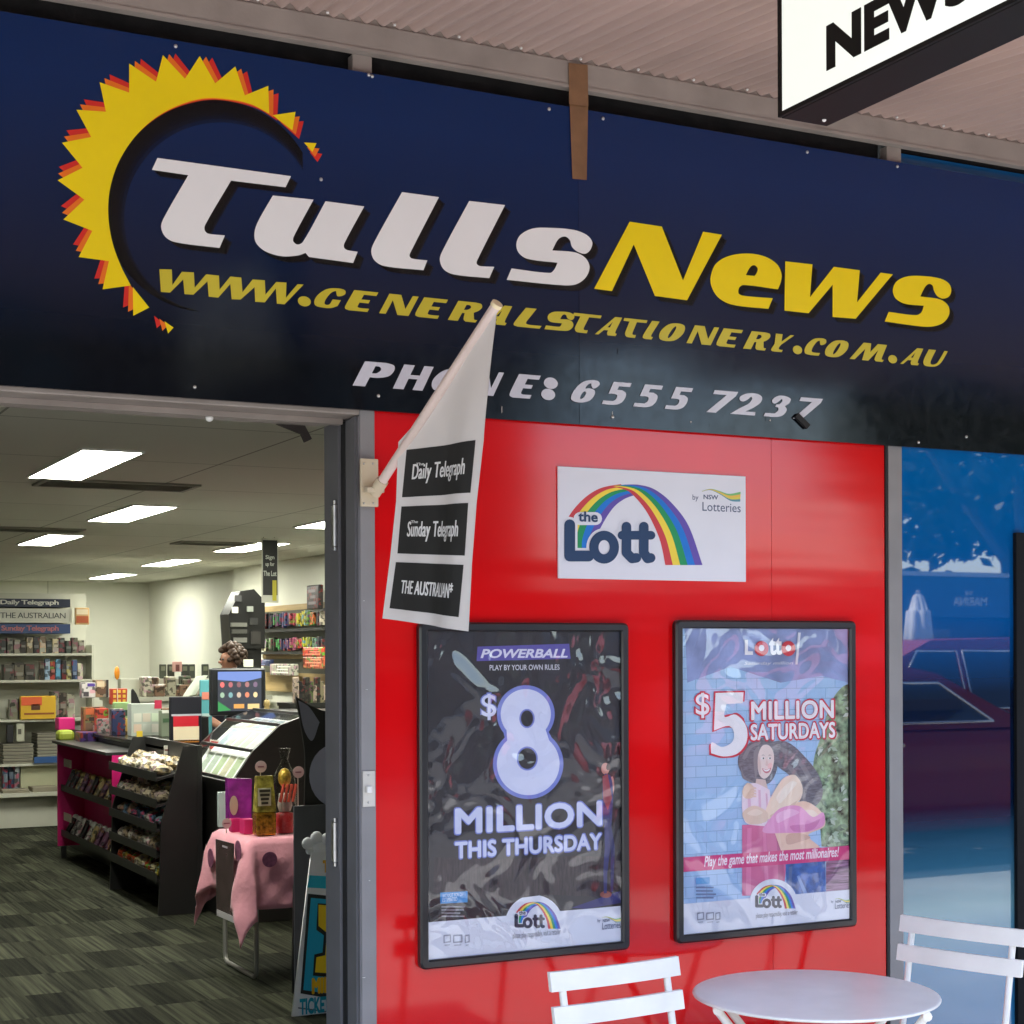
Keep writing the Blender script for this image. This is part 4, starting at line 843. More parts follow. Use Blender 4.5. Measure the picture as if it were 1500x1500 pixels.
# ------------------------------------------------------------------ the shop's room
def carpet_mat():
    m = bpy.data.materials.new('carpet_tiles'); m.use_nodes = True; t = m.node_tree; b = t.nodes['Principled BSDF']; N = t.nodes.new
    tc = N('ShaderNodeTexCoord'); sep = N('ShaderNodeSeparateXYZ'); t.links.new(tc.outputs['Object'], sep.inputs[0])
    def cell(src, size, off):
        a = N('ShaderNodeMath'); a.operation = 'MULTIPLY_ADD'; a.inputs[1].default_value = 1 / size; a.inputs[2].default_value = off; t.links.new(src, a.inputs[0])
        f = N('ShaderNodeMath'); f.operation = 'FLOOR'; t.links.new(a.outputs[0], f.inputs[0]); return f.outputs[0]
    cx = cell(sep.outputs[0], .25, -6.8); cy_ = cell(sep.outputs[1], .5, 0)
    def math_(op, a, b=None):
        n_ = N('ShaderNodeMath'); n_.operation = op
        for q_, v_ in ((0, a), (1, b)):
            if v_ is None: continue
            if isinstance(v_, (int, float)): n_.inputs[q_].default_value = v_
            else: t.links.new(v_, n_.inputs[q_])
        return n_.outputs[0]
    par = math_('FLOORED_MODULO', math_('ADD', cx, cy_), 2)
    fx = math_('FRACT', math_('MULTIPLY_ADD', sep.outputs[0], 4)); fx.node.inputs[0].links[0].from_node.inputs[2].default_value = -6.8
    edge = math_('GREATER_THAN', fx, .72)
    cb = N('ShaderNodeCombineXYZ'); t.links.new(cx, cb.inputs[0]); t.links.new(cy_, cb.inputs[1])
    wn = N('ShaderNodeTexWhiteNoise'); wn.noise_dimensions = '2D'; t.links.new(cb.outputs[0], wn.inputs['Vector'])
    st = N('ShaderNodeCombineXYZ')
    sxm = N('ShaderNodeMath'); sxm.operation = 'MULTIPLY'; sxm.inputs[1].default_value = 55; t.links.new(sep.outputs[0], sxm.inputs[0])
    sym = N('ShaderNodeMath'); sym.operation = 'MULTIPLY'; sym.inputs[1].default_value = 1.2; t.links.new(sep.outputs[1], sym.inputs[0])
    t.links.new(sxm.outputs[0], st.inputs[0]); t.links.new(sym.outputs[0], st.inputs[1]); w7 = N('ShaderNodeMath'); w7.operation = 'MULTIPLY'; w7.inputs[1].default_value = 31; t.links.new(wn.outputs['Value'], w7.inputs[0]); t.links.new(w7.outputs[0], st.inputs[2])
    ns = N('ShaderNodeTexNoise'); ns.inputs['Scale'].default_value = 1; ns.inputs['Detail'].default_value = 3; t.links.new(st.outputs[0], ns.inputs['Vector'])
    r1 = N('ShaderNodeMapRange'); r1.inputs['From Min'].default_value = .32; r1.inputs['From Max'].default_value = .68; t.links.new(ns.outputs['Fac'], r1.inputs['Value'])
    cr = N('ShaderNodeMix'); cr.data_type = 'RGBA'; cr.inputs['A'].default_value = (.018, .019, .014, 1); cr.inputs['B'].default_value = (.085, .09, .058, 1); t.links.new(r1.outputs[0], cr.inputs['Factor'])
    tone = math_('ADD', math_('MULTIPLY', par, .55), math_('MULTIPLY', wn.outputs['Value'], .5))
    mid = N('ShaderNodeMix'); mid.data_type = 'FLOAT'; t.links.new(edge, mid.inputs['Factor']); t.links.new(tone, mid.inputs['A']); mid.inputs['B'].default_value = .45
    r2 = N('ShaderNodeMapRange'); r2.inputs['To Min'].default_value = .30; r2.inputs['To Max'].default_value = 1.1; t.links.new(mid.outputs['Result'], r2.inputs['Value'])
    sc2 = N('ShaderNodeVectorMath'); sc2.operation = 'SCALE'; t.links.new(cr.outputs['Result'], sc2.inputs[0]); t.links.new(r2.outputs[0], sc2.inputs['Scale']); t.links.new(sc2.outputs[0], b.inputs['Base Color'])
    b.inputs['Roughness'].default_value = .95; b.inputs['Specular IOR Level'].default_value = .1
    n3 = N('ShaderNodeTexNoise'); n3.inputs['Scale'].default_value = 300; t.links.new(tc.outputs['Object'], n3.inputs['Vector'])
    bp = N('ShaderNodeBump'); bp.inputs['Strength'].default_value = .5; bp.inputs['Distance'].default_value = .01; t.links.new(n3.outputs['Fac'], bp.inputs['Height']); t.links.new(bp.outputs[0], b.inputs['Normal'])
    return m
RX0, RX1, RYB, CZ = -3.0, 5.25, 16.4, 2.5
M_wall = mat('cream_wall_paint', (0.68, 0.68, 0.58), .7, var=.04, scale=2)
def ceil_mat():
    m = bpy.data.materials.new('ceiling_tiles'); m.use_nodes = True; t = m.node_tree; b = t.nodes['Principled BSDF']; N = t.nodes.new
    tc = N('ShaderNodeTexCoord'); br = N('ShaderNodeTexBrick'); br.offset = 0; br.inputs['Scale'].default_value = 1; br.inputs['Brick Width'].default_value = 1.2; br.inputs['Row Height'].default_value = 1.2
    mp = N('ShaderNodeMapping'); mp.inputs['Location'].default_value = (.15, .1, 0)
    br.inputs['Mortar Size'].default_value = .006; br.inputs['Color1'].default_value = (.62, .61, .53, 1); br.inputs['Color2'].default_value = (.60, .59, .51, 1); br.inputs['Mortar'].default_value = (.24, .23, .19, 1)
    t.links.new(tc.outputs['Object'], mp.inputs[0]); t.links.new(mp.outputs[0], br.inputs[0]); t.links.new(br.outputs[0], b.inputs['Base Color']); b.inputs['Roughness'].default_value = .85
    return m
tag(MB().box((RX0, .0, -.1), (RX1, RYB, .003)).build('shop_floor', carpet_mat()), kind='structure')
tag(MB().box((RX0, .275, CZ), (RX1, RYB, CZ + .15)).build('shop_ceiling', ceil_mat()), kind='structure')
bw = MB().box((RX0, RYB, 0), (RX1, RYB + .1, CZ)); tag(bw.build('back_wall', M_wall), kind='structure')
wj = P(356, 900, X=RX1).y
tag(MB().box((RX1, .275, 0), (RX1 + .1, RYB, CZ)).box((RX1 - .1, .275, .0), (RX1 - .0005, wj, CZ - .001)).build('right_wall', M_wall), kind='structure')
tag(MB().box((RX0 - .1, .275, 0), (RX0, RYB, CZ)).build('left_wall', M_wall), kind='structure')
tag(MB().box((1.62, .255, 0), (RX1, .272, CZ)).box((RX0, .255, 0), (-.6, .272, CZ)).box((-.6, .255, 2.31), (1.62, .272, CZ)).build('front_wall', M_wall), kind='structure')
for k in range(3):
    x = RX1 - 1.25 - k * 1.2
    MB().box((x, RYB - .003, 0.0), (x + .008, RYB - .0005, CZ)).build('wall_seam', mat('seam', (.35, .35, .28), .7), bpy.data.objects['back_wall'])
# ceiling panels
LIT = glow('led_panel', (1.0, 1.0, 0.88), 11.5)
L0 = (('nearest the doorway', 1.545, 3.14), ('second along the left row', 2.40, 5.70), ('third along the left row behind the second', 2.42, 8.32), ('partly hidden by the door jamb', 3.83, 5.70), ('behind the hanging black sign', 4.10, 8.55), ('above the far counter end', 4.12, 11.1), ('farthest and nearest the back wall', 4.26, 14.1))
for nm, x, y in L0:
    t = thing('ceiling_light', 'lit white ceiling panel ' + nm, 'ceiling light', (x + .13, y + .6, CZ), 'light panels in the shop ceiling')
    wd = .255
    MB().box((x - .012, y - .012, CZ - .010), (x, y + 1.232, CZ + .001)).box((x + wd, y - .012, CZ - .010), (x + wd + .012, y + 1.232, CZ + .001)).box((x, y - .012, CZ - .010), (x + wd, y, CZ + .001)).box((x, y + 1.22, CZ - .010), (x + wd, y + 1.232, CZ + .001)).build('frame', M_white, t)
    MB().box((x + .0005, y + .0005, CZ - .007), (x + wd - .0005, y + 1.2195, CZ - .002)).build('diffuser', LIT, t)
for nm, q, wx in (('beside the nearest light panel', (75, 703), .75), ('in front of the farther light panels', (270, 793), .6), ('at the left edge of the doorway', (-6, 772), .6)):
    c = P(*q, Z=CZ); t = thing('ceiling_vent', 'grey slatted air vent in the ceiling ' + nm, 'vent', (c.x, c.y, CZ))
    M_v = mat('vent_grey', (.26, .25, .20), .6)
    MB().box((c.x - .05, c.y - .1, CZ - .012), (c.x + wx, c.y - .075, CZ - .001)).box((c.x - .05, c.y + .225, CZ - .012), (c.x + wx, c.y + .25, CZ - .001)).box((c.x - .05, c.y - .0745, CZ - .012), (c.x - .025, c.y + .2245, CZ - .001)).box((c.x + wx - .025, c.y - .0745, CZ - .012), (c.x + wx, c.y + .2245, CZ - .001)).build('frame', M_v, t)
    m = MB()
    for k in range(8): y = c.y - .06 + k * .036; m.hexa([(c.x - .024, y, CZ - .012), (c.x + wx - .026, y, CZ - .012), (c.x + wx - .026, y + .004, CZ - .012), (c.x - .024, y + .004, CZ - .012), (c.x - .024, y + .02, CZ - .001), (c.x + wx - .026, y + .02, CZ - .001), (c.x + wx - .026, y + .024, CZ - .001), (c.x - .024, y + .024, CZ - .001)])
    m.build('louvre', M_v, t)

ORD = 'first second third fourth fifth sixth seventh eighth ninth tenth eleventh twelfth thirteenth fourteenth fifteenth sixteenth seventeenth eighteenth nineteenth twentieth'.split() + ['twenty-' + q for q in 'first second third fourth fifth sixth seventh eighth'.split()]
# generic builders for goods ------------------------------------------------
def pbox(q0, q1, Y, depth, back=True):
    """box whose front face spans two photograph corners at depth Y"""
    a = P(*q0, Y=Y); b = P(*q1, Y=Y); return (a.x, Y, b.z), (b.x, Y + depth, a.z)
def goods(name, label, cat, q0, q1, Y, depth, m, group=None, deco=(), bev=.006, on=None):
    a, b = pbox(q0, q1, Y, depth)
    if on is not None: a = (a[0], a[1], on)
    o = MB().box(a, b, bev).build(name, m); tag(o, label, cat, group)
    for nm, u0, v0, u1, v1, dm in deco:
        W = b[0] - a[0]; H = b[2] - a[2]
        MB().box((a[0] + u0 * W, Y - .004, b[2] - v1 * H), (a[0] + u1 * W, Y - .0005, b[2] - v0 * H)).build(nm, dm if not isinstance(dm, tuple) else flat(dm), o)
    return o

# ------------------------------------------------------------------ newspaper shelf unit
SY = 11.8; M_shelf = mat('off_white_laminate', (.55, .55, .46), .5, var=.04)
a = P(-70, 862, Y=SY + .35); xR = P(126, 900, Y=SY + .35).x; xL = a.x
su = thing('newspaper_shelf', 'tall off white newspaper shelf unit against the left of the shop', 'shelf unit', ((xL + xR) / 2, SY, 0))
zs = [P(60, y, Y=SY).z for y in (957, 996, 1053, 1117)]
MB().box((xL, SY + .36, .02), (xR, SY + .39, 2.2)).build('back_panel', M_shelf, su)
for i, z in enumerate(zs): MB().box((xL, SY + .02 - .04 * i, z - .022), (xR + (0 if i < 2 else -.02), SY + .3595, z)).build('shelf', M_shelf, su)
MB().box((xL, SY - .25, .30), (xR, SY + .3595, .335)).build('shelf', M_shelf, su)
MB().box((xL, SY - .1, .004), (xR, SY + .3595, .2995)).build('plinth', M_shelf, su)
MB().box((xR - .001, SY + .1, .336), (xR + .02, SY + .36, 1.7)).build('end_panel', M_shelf, su)
NB = flat((26, 36, 60)); GREYP = flat((196, 196, 184)); NB2 = flat((34, 62, 110))
for q0, q1, m, tx, tc_, kw in (((-60, 876), (103, 889.5), NB, 'Daily Telegraph', (206, 206, 200), dict(offset=.02)), ((-60, 890.5), (105, 912.5), GREYP, 'THE AUSTRALIAN', (40, 44, 50), dict(offset=0)), ((-60, 913.5), (103, 928), NB2, 'Sunday Telegraph', (170, 96, 96), dict(offset=.02))):
    A, B = pbox(q0, q1, SY + .05, .3)
    h = MB().box(A, B).build('header_sign', m, su)
    dy = q1[1] - q0[1]
    text_px('lettering', tx, (0.5 if tx[0] != 'S' else 2, q0[1] + dy * (.18 if tx[0] != 'T' else .3)), (86 if tx[0] != 'T' else 96, q1[1] - dy * (.12 if tx[0] != 'T' else .3)), SY + .0485, flat(tc_), h, th=.001, spacing=.9, **kw)
goods('picture_card', 'orange and cream picture card beside the newspaper headers', 'card', (110, 890), (131, 915), SY + .02, .03, flat((214, 176, 120)), deco=(('print', .08, .5, .92, .9, (176, 84, 40)), ('print', .1, .1, .9, .4, (240, 222, 190))))
bk = [(60, 70, 62), (96, 96, 80), (130, 128, 110), (70, 60, 46), (186, 170, 140), (44, 44, 44), (206, 176, 140), (46, 54, 50), (200, 186, 150), (60, 66, 60)]
def row(name, lab, cat, grp, x0, x1, n, z, Y, h, dep, cols, jitter=.3):
    wd = (x1 - x0) / n
    for i in range(n):
        hh = h * (1 - random.random() * jitter); c = cols[i % len(cols)]
        o = MB().box((x0 + i * wd + .002, Y + random.random() * .02, z + .0005), (x0 + (i + 1) * wd - .002, Y + dep, z + hh), .003).build(name, busy(c, 3))
        k = .2 + .5 * random.random(); c2 = tuple(min(255, int(v * .6 + 70)) for v in c)
        MB().box((x0 + i * wd + wd * .18, Y - .002, z + hh * k), (x0 + (i + 1) * wd - wd * .18, Y + .03, z + hh * (k + .18))).build('printed_label', flat(c2), o)
        tag(o, lab + ', ' + ORD[i] + ' from the left', cat, grp)
f = lambda px, y=950: P(px, y, Y=SY).x
row('paperback_book', 'small dark paperback standing in the row under the newspaper headers', 'book', 'paperbacks on the top shelf', f(2), f(126), 13, zs[0], SY + .06, .16, .1, bk)
row('magazine', 'colourful magazine standing in the second shelf row', 'magazine', 'magazines on the second shelf', f(58), f(122), 8, zs[1], SY + .02, .2, .04, [(70, 60, 40), (150, 176, 200), (170, 60, 44), (96, 160, 196), (30, 30, 34), (180, 170, 110), (70, 90, 130), (200, 196, 170)])
row('stationery_box', 'flat grey boxed stationery on the left of the second shelf', 'box', 'stationery boxes', f(6), f(52), 3, zs[1], SY + .02, .17, .15, [(70, 68, 58), (100, 94, 78), (60, 58, 50)])
row('stationery_pack', 'pale pack standing on the third shelf', 'pack', 'packs on the third shelf', f(16), f(112), 8, zs[2], SY + .06, .26, .12, [(150, 150, 130), (80, 84, 74), (170, 170, 150), (120, 124, 130), (160, 156, 136), (150, 150, 130), (110, 100, 90), (170, 168, 150)])
goods('display_card', 'orange and yellow promotional display card leaning on the third shelf', 'display card', (30, 1020), (82, 1053), SY - .09, .06, flat((222, 176, 40)), deco=(('print', .02, .04, .6, .4, (226, 96, 50)), ('print', .3, .35, .55, .6, (90, 50, 26)), ('print', .1, .72, .95, .8, (150, 84, 30))))
for nm, q0, q1 in (('left newspaper stack', (4, 1092), (50, 1115)), ('right newspaper stack', (54, 1075), (86, 1112))):
    A, B = pbox(q0, q1, SY - .1, .35); st_ = thing('newspaper_stack', 'grey pile of folded newspapers, the ' + nm + ' on the fourth shelf', 'newspapers', (A[0], SY - .1, zs[3]), 'newspaper piles')
    z = zs[3] + .001; k = 0
    while z < B[2]:
        MB().box((A[0] + random.uniform(0, .01), SY - .1 + random.uniform(0, .012), z), (B[0] - random.uniform(0, .01), SY + .2, z + .014), .004).build('newspaper', flat((120, 116, 104), .8) if k % 2 else flat((150, 146, 130), .8), st_); z += .0155; k += 1
goods('blue_shelf_strip', 'blue price strip on the edge of the fourth shelf', 'shelf strip', (50, 1109), (88, 1117), SY - .14, .02, flat((40, 78, 130)), bev=.001)
goods('magazine_box', 'plain cream board leaning under the fourth shelf', 'board', (30, 1122), (86, 1178), SY + .0, .02, flat((176, 176, 146)), bev=.002)
row('magazine', 'blue grey magazine stacked at the lower left of the shelf unit', 'magazine', 'lower magazines', f(2), f(27), 3, .336, SY - .05, .42, .1, [(70, 90, 110), (40, 60, 84), (120, 130, 136)], .2)
for i in range(2):
    A = P(4 + i * 44, 1180, Y=SY - .22); tag(MB().box((A.x, SY - .22, .336), (A.x + .24, SY + .06, .365 + .015 * i), .004).build('newspaper', flat((136, 130, 112), .8)), ('thin' if i else 'flat') + ' newspaper lying on the lowest ledge, ' + ('right' if i else 'left') + ' of two', 'newspaper')
goods('desk_gadget', 'small black gadget standing on the newspaper shelf', 'gadget', (10, 1062), (20, 1088), SY - .05, .05, flat((30, 30, 34)))
goods('white_mug', 'small white mug shaped ornament on the newspaper shelf', 'ornament', (24, 1060), (36, 1086), SY - .05, .05, flat((190, 190, 170)), deco=(('print', .2, .3, .6, .6, (90, 90, 80)),))

# ------------------------------------------------------------------ counter
CX = 2.9; M_ctr = mat('black_laminate', (.014, .013, .012), .35, var=.15); CTZ = 1.0
ct = thing('service_counter', 'black service counter running back into the shop', 'counter', (3.2, 7, 0))
MB().box((CX, 6.72, .004), (3.55, 10.3, CTZ - .03), .004).build('cabinet', M_ctr, ct)
MB().box((CX - .03, 6.69, CTZ - .0295), (3.6, 10.33, CTZ), .006).build('worktop', mat('black_worktop', (.02, .019, .017), .25), ct)
MB().box((3.551, 6.75, .004), (4.7, 7.3, CTZ - .03), .004).box((3.601, 6.72, CTZ - .0295), (4.72, 7.33, CTZ), .006).build('return_cabinet', M_ctr, ct)
c = P(232, 1100, Y=6.72)
A, B = pbox((254, 1095), (266, 1160), 6.716, .003); lbp = MB().box(A, B).build('notice_strip', flat((196, 186, 170)), ct)
MB().box((A[0] + .01, 6.7145, A[2] + .05), (B[0] - .01, 6.7155, B[2] - .07)).build('print', flat((160, 90, 74)), lbp)

# candy rack: faces the aisle (-X), against the counter front
def shelf_rack(name, label, cat, y0, y1, zt, levels, xf, m, mside):
    t = thing(name, label, cat, (xf + .15, (y0 + y1) / 2, 0))
    MB().box((CX - .03, y0, .05), (CX - .002, y1, zt)).build('back_panel', mside, t)
    for y in (y0, y1 - .02): MB().prism([(xf, y, .004), (CX - .031, y, .004), (CX - .031, y, zt), (xf + .16, y, zt), (xf + .02, y, zt * .55)], (0, .02, 0)).build('side_panel', mside, t)
    for z in levels: MB().hexa([(xf + .0, y0 + .021, z - .03), (CX - .031, y0 + .021, z + .03), (CX - .031, y1 - .021, z + .03), (xf, y1 - .021, z - .03), (xf, y0 + .021, z - .015), (CX - .031, y0 + .021, z + .045), (CX - .031, y1 - .021, z + .045), (xf, y1 - .021, z - .015)]).box((xf - .006, y0 + .021, z - .035), (xf - .001, y1 - .021, z + .02)).build('shelf', m, t)
    return t
yn = P(232, 1290, X=2.62).y; yf = P(160, 1262, X=2.62).y
XF = 2.62
lev = [P(195, y, X=XF).z for y in (1128, 1165, 1199, 1235, 1268)]
MDK = mat('rack_black', (.02, .02, .02), .4)
kr = shelf_rack('candy_rack', 'black five shelf rack of bagged lollies against the counter', 'rack', yn, yf, P(200, 1082, X=2.75).z, lev, XF, MDK, MDK)
pal = [[(214, 200, 166), (196, 180, 140), (226, 218, 196), (190, 170, 130)], [(200, 186, 160), (214, 196, 150), (180, 160, 130), (210, 206, 190)], [(120, 160, 170), (176, 140, 120), (90, 120, 150), (190, 190, 180)], [(196, 196, 180), (60, 60, 56), (170, 150, 120), (206, 200, 190)], [(206, 120, 50), (200, 190, 150), (190, 170, 60), (180, 70, 40)]]
names = ('top', 'second', 'middle', 'fourth', 'lowest')
for i, z in enumerate(lev):
    n = 9
    for k in range(n):
        for r in range(2):
            y = yn + .11 + (yf - yn - .22) * (k + .5 * r) / n; c = random.choice(pal[i])
            cx = XF + .06 + r * .11; cz = z + .03 + r * .03
            m = MB(); m.ball((0, 0, 0), (.055, .045 + random.random() * .03, .03 + random.random() * .02), 9, 6)
            for j, v in enumerate(m.v): m.v[j] = (v[0] * (1 + .25 * random.uniform(-1, 1)) + cx, v[1] * (1 + .25 * random.uniform(-1, 1)) + y, v[2] * (1 + .25 * random.uniform(-1, 1)) + cz)
            m.sm = [False] * len(m.f)
            tag(m.build('lolly_bag', busy(c, 5)), 'bag of lollies on the %s shelf of the black rack' % names[i], 'lolly bag', 'lolly bags on the black rack')
goods('yellow_price_tag', 'yellow price tag hanging over the top shelf of lolly bags', 'price tag', (200, 1071), (209, 1098), 7.6, .003, flat((206, 176, 50)), bev=.0008)

# magenta stand
y2 = yf + .08; y3 = P(88, 1240, X=2.68).y
MAG = mat('magenta_board', s2l((206, 24, 112)), .5, var=.06)
mg = thing('magenta_stand', 'magenta cardboard display stand with trays of sunglasses and novelty pens', 'display stand', (2.8, (y2 + y3) / 2, 0))
zt = P(88, 1088, X=2.68).z
MB().box((CX - .03, y2, .1), (CX - .004, y3, zt)).build('back_panel', MAG, mg)
for ya_, yb_ in ((y3 - .02, y3), (y2, y2 + .02)): MB().box((2.66, ya_, .1), (CX - .031, yb_, zt)).build('side_panel', MAG, mg)
for i, py in enumerate((1165, 1235)):
    z = P(120, py, X=2.66).z
    MB().box((2.69, y2 + .021, z - .02), (CX - .031, y3 - .021, z)).box((2.685, y2 + .021, z - .03), (2.6895, y3 - .021, z + .02)).build('tray', MDK, mg)
    for k in range(11):
        y = y2 + .06 + (y3 - y2 - .12) * k / 10.5
        c = random.choice([(200, 196, 190), (40, 36, 40), (130, 90, 120), (206, 186, 130), (90, 90, 96)])
        o = MB().tube([(2.71, y, z + .012), (2.77, y + .01, z + .09 + random.random() * .05)], [.018, .024], 8).build('novelty_tube', busy(c, 5)); 
        MB().ball((2.775, y + .01, z + .12), .026, 8, 6).build('cap', flat((210, 190, 120) if i == 0 else (210, 210, 204), .3), o)
        tag(o, 'novelty tube in the %s tray of the magenta stand' % ('upper' if i == 0 else 'lower'), 'novelty toy', 'novelty tubes on the magenta stand')
for py in (1118, 1197):
    a = P(98, py, X=2.655); MB().box((2.652, a.y - .15, a.z - .03), (2.6585, a.y + .1, a.z + .03)).build('price_strip', flat((170, 150, 140)), mg)
for y in (y2 + .03, y3 - .05): MB().box((2.68, y, .004), (2.72, y + .03, .0995)).build('foot', MDK, mg)
MB().box((2.62, y2, zt + .0005), (CX + .05, y3, zt + .02)).build('top_board', MDK, mg)

# goods on the counter ------------------------------------------------------
zc = CTZ + .001
G = goods
G('gift_box', 'purple and silver boxed gift lying on the magenta stand', 'gift box', (118, 1073), (162, 1094), 8.9, .2, busy((70, 46, 110), 4), deco=(('print', .52, .35, .96, .8, (150, 150, 150)),))
G('lime_tub', 'lime green round tub at the left end of the magenta stand', 'tub', (86, 1070), (110, 1087), 9.2, .15, flat((140, 150, 50)), bev=.03)
G('pink_box', 'bright pink box behind the lime tub', 'box', (86, 1052), (110, 1069), 9.5, .15, flat((196, 26, 110)), on=None)
G('brown_gift_bag', 'brown and orange gift bag on the counter end', 'gift bag', (122, 1036), (155, 1072), 9.3, .1, busy((140, 90, 60), 3), deco=(('print', .1, .05, .9, .3, (196, 100, 60)), ('print', .25, .4, .75, .55, (50, 40, 36)), ('print', .1, .62, .9, .9, (110, 84, 70))))
G('white_gift_bag', 'white and purple patterned bag behind the brown gift bag', 'gift bag', (120, 1000), (140, 1034), 9.8, .1, busy((190, 186, 182), 3), deco=(('print', .4, .05, .95, .25, (80, 60, 140)), ('print', .1, .6, .5, .9, (60, 56, 60))), on=1.25)
G('tall_photo_box', 'tall brown and cream photo printed box behind the counter end', 'box', (139, 996), (159, 1034), 9.9, .1, busy((150, 120, 92), 4), deco=(('print', .15, .08, .7, .4, (200, 180, 150)), ('print', .2, .5, .8, .8, (90, 64, 48)), ('print', .82, 0, 1, 1, (40, 34, 34))), on=1.25)
G('red_patterned_box', 'red and yellow patterned box on the counter', 'box', (164, 1009), (187, 1032), 9.2, .1, flat((170, 60, 40)), deco=tuple(('print', .08 + .3 * i, .08 + .3 * j, .26 + .3 * i, .26 + .3 * j, (222, 180, 70)) for i in range(3) for j in range(3)))
G('green_card_box', 'pale green card box with dark print on the counter', 'box', (169, 1029), (191, 1068), 8.8, .1, flat((150, 184, 126)), deco=(('print', .4, .25, .9, .45, (50, 80, 60)), ('print', .4, .6, .9, .68, (70, 100, 80))), on=zc)
G('coral_rose', 'small coral coloured ornament beside the green card box', 'ornament', (162, 1053), (176, 1066), 8.6, .06, flat((220, 110, 90)), bev=.02, on=zc + .03)
G('acrylic_holder', 'clear white acrylic holder of pale cards on the counter', 'card holder', (192, 1031), (236, 1073), 8.2, .12, flat((190, 198, 188), .2), deco=tuple(('card', .08 + .3 * i, .3 + .33 * j, .34 + .3 * i, .56 + .33 * j, c) for i, j, c in ((0, 0, (214, 214, 200)), (1, 0, (206, 196, 180)), (2, 0, (200, 214, 190)), (0, 1, (214, 190, 170)), (1, 1, (196, 200, 190)), (2, 1, (210, 206, 196)))) + (('pink_tag', .78, -.1, 1.02, .16, (206, 50, 84)),), on=zc)
G('small_grey_box', 'small grey green box between the card holder and the calendar', 'box', (236, 1041), (249, 1074), 8.0, .08, flat((120, 130, 110)), deco=(('print', .1, .0, .9, .1, (220, 220, 210)), ('print', .2, .3, .9, .45, (70, 100, 70))), on=zc)
cs = G('calendar_stand', 'dark blue calendar stand with a red and cream card facing the door', 'calendar', (250, 1021), (296, 1080), 6.9, .05, flat((24, 24, 34)), deco=(('silver_edge', .02, .36, .98, .40, (170, 170, 180)), ('red_card', .08, .40, .88, .62, (190, 30, 46)), ('cream_card', .08, .62, .9, .93, (222, 206, 176)), ('orange_edge', .1, .9, .9, .95, (190, 120, 50))), on=zc)
G('teal_brochure', 'teal brochure standing in front of the screen', 'brochure', (293, 996), (311, 1038), 7.3, .02, flat((90, 160, 166)), deco=(('print', .15, .2, .85, .32, (210, 130, 110)), ('print', .15, .55, .85, .6, (190, 214, 210))), on=zc)
t = thing('white_form_stack', 'white paper forms curling up behind the calendar', 'paper', tuple(P(275, 1020, Y=7.8)))
for k in range(3):
    q = [P(268 + k * 3, 1020, Y=7.8 + k * .03), P(280 + k * 3, 1018, Y=7.8 + k * .03), P(300 + k * 2, 990, Y=7.8 + k * .03), P(287 + k * 3, 992, Y=7.8 + k * .03)]
    MB().prism(q, (.0, .004, .004)).build('paper_sheet', flat((222, 228, 212), .6), t)
for i, (u, c) in enumerate(((234, (60, 66, 54)), (246, (54, 58, 50)), (266, (52, 56, 50)), (276, (58, 62, 56)), (296, (56, 60, 52)))):
    G('photo_frame', 'small dark picture frame standing on the rear bench', 'picture frame', (u, 973), (u + 10, 994), 11.5, .03, flat(c), 'dark frames on the rear bench', deco=(('print', .2, .15, .8, .45, (110, 116, 96)),))
G('pink_framed_photo', 'pink framed portrait card among the dark frames on the rear bench', 'picture frame', (253, 969), (267, 984), 11.3, .03, flat((206, 160, 150)), deco=(('print', .3, .3, .7, .95, (110, 60, 56)),))
rb = thing('rear_bench', 'low cream bench behind the counter with small goods piled on it', 'bench', (4.2, 11.7, 0))
zb = P(250, 1020, Y=11.3).z
MB().box((3.6, 11.2, zb - .04), (5.1, 11.9, zb)).build('top', M_shelf, rb); MB().box((3.62, 11.25, .004), (5.08, 11.85, zb - .041)).build('cabinet', M_shelf, rb)
MB().box((3.7, 11.45, zb + .0005), (4.9, 11.6, P(250, 994, Y=11.45).z)).build('upstand', M_shelf, rb)
for k in range(26):
    u = random.uniform(215, 300); v = random.uniform(990, 1018); c = random.choice([(150, 150, 124), (176, 172, 150), (110, 104, 86), (196, 190, 170), (130, 100, 80), (90, 100, 80)])
    a = P(u, v, Y=11.25); s = random.uniform(.03, .06)
    o = MB().box((a.x - s, 11.22 + random.random() * .08, zb + .0005), (a.x + s, 11.36 + random.random() * .05, max(zb + .06, a.z)), .012).build('gift_pack', busy(c, 4)); tag(o, 'small pale gift pack crowded on the rear bench', 'gift pack', 'small packs on the rear bench')
t = thing('orange_balloon_pick', 'orange oval charity balloon on a thin white stick above the counter', 'balloon', tuple(P(172, 1030, Y=9.0)))
a = P(171.5, 986, Y=9.0); b = P(172.5, 1030, Y=9.0)
MB().ball(a, (.021, .012, .053), 14, 10).build('balloon', flat((222, 138, 30), .35), t); MB().cyl(a - Vector((0, 0, .055)), b, .003, 8).build('stick', flat((210, 206, 196)), t)
t = thing('black_fin_display', 'black pointed card display beside the acrylic holder', 'display card', tuple(P(197, 1030, Y=8.9)))
MB().prism([P(*q, Y=8.9) for q in ((190, 1031), (192, 1012), (195, 1009), (200, 1016), (206, 1031))], (0, .03, 0)).build('card', flat((26, 26, 26)), t)
MB().prism([P(*q, Y=8.89) for q in ((187, 1031), (188, 1010), (192, 1010), (192, 1031))], (0, .03, 0)).build('edge', flat((206, 206, 196)), t)

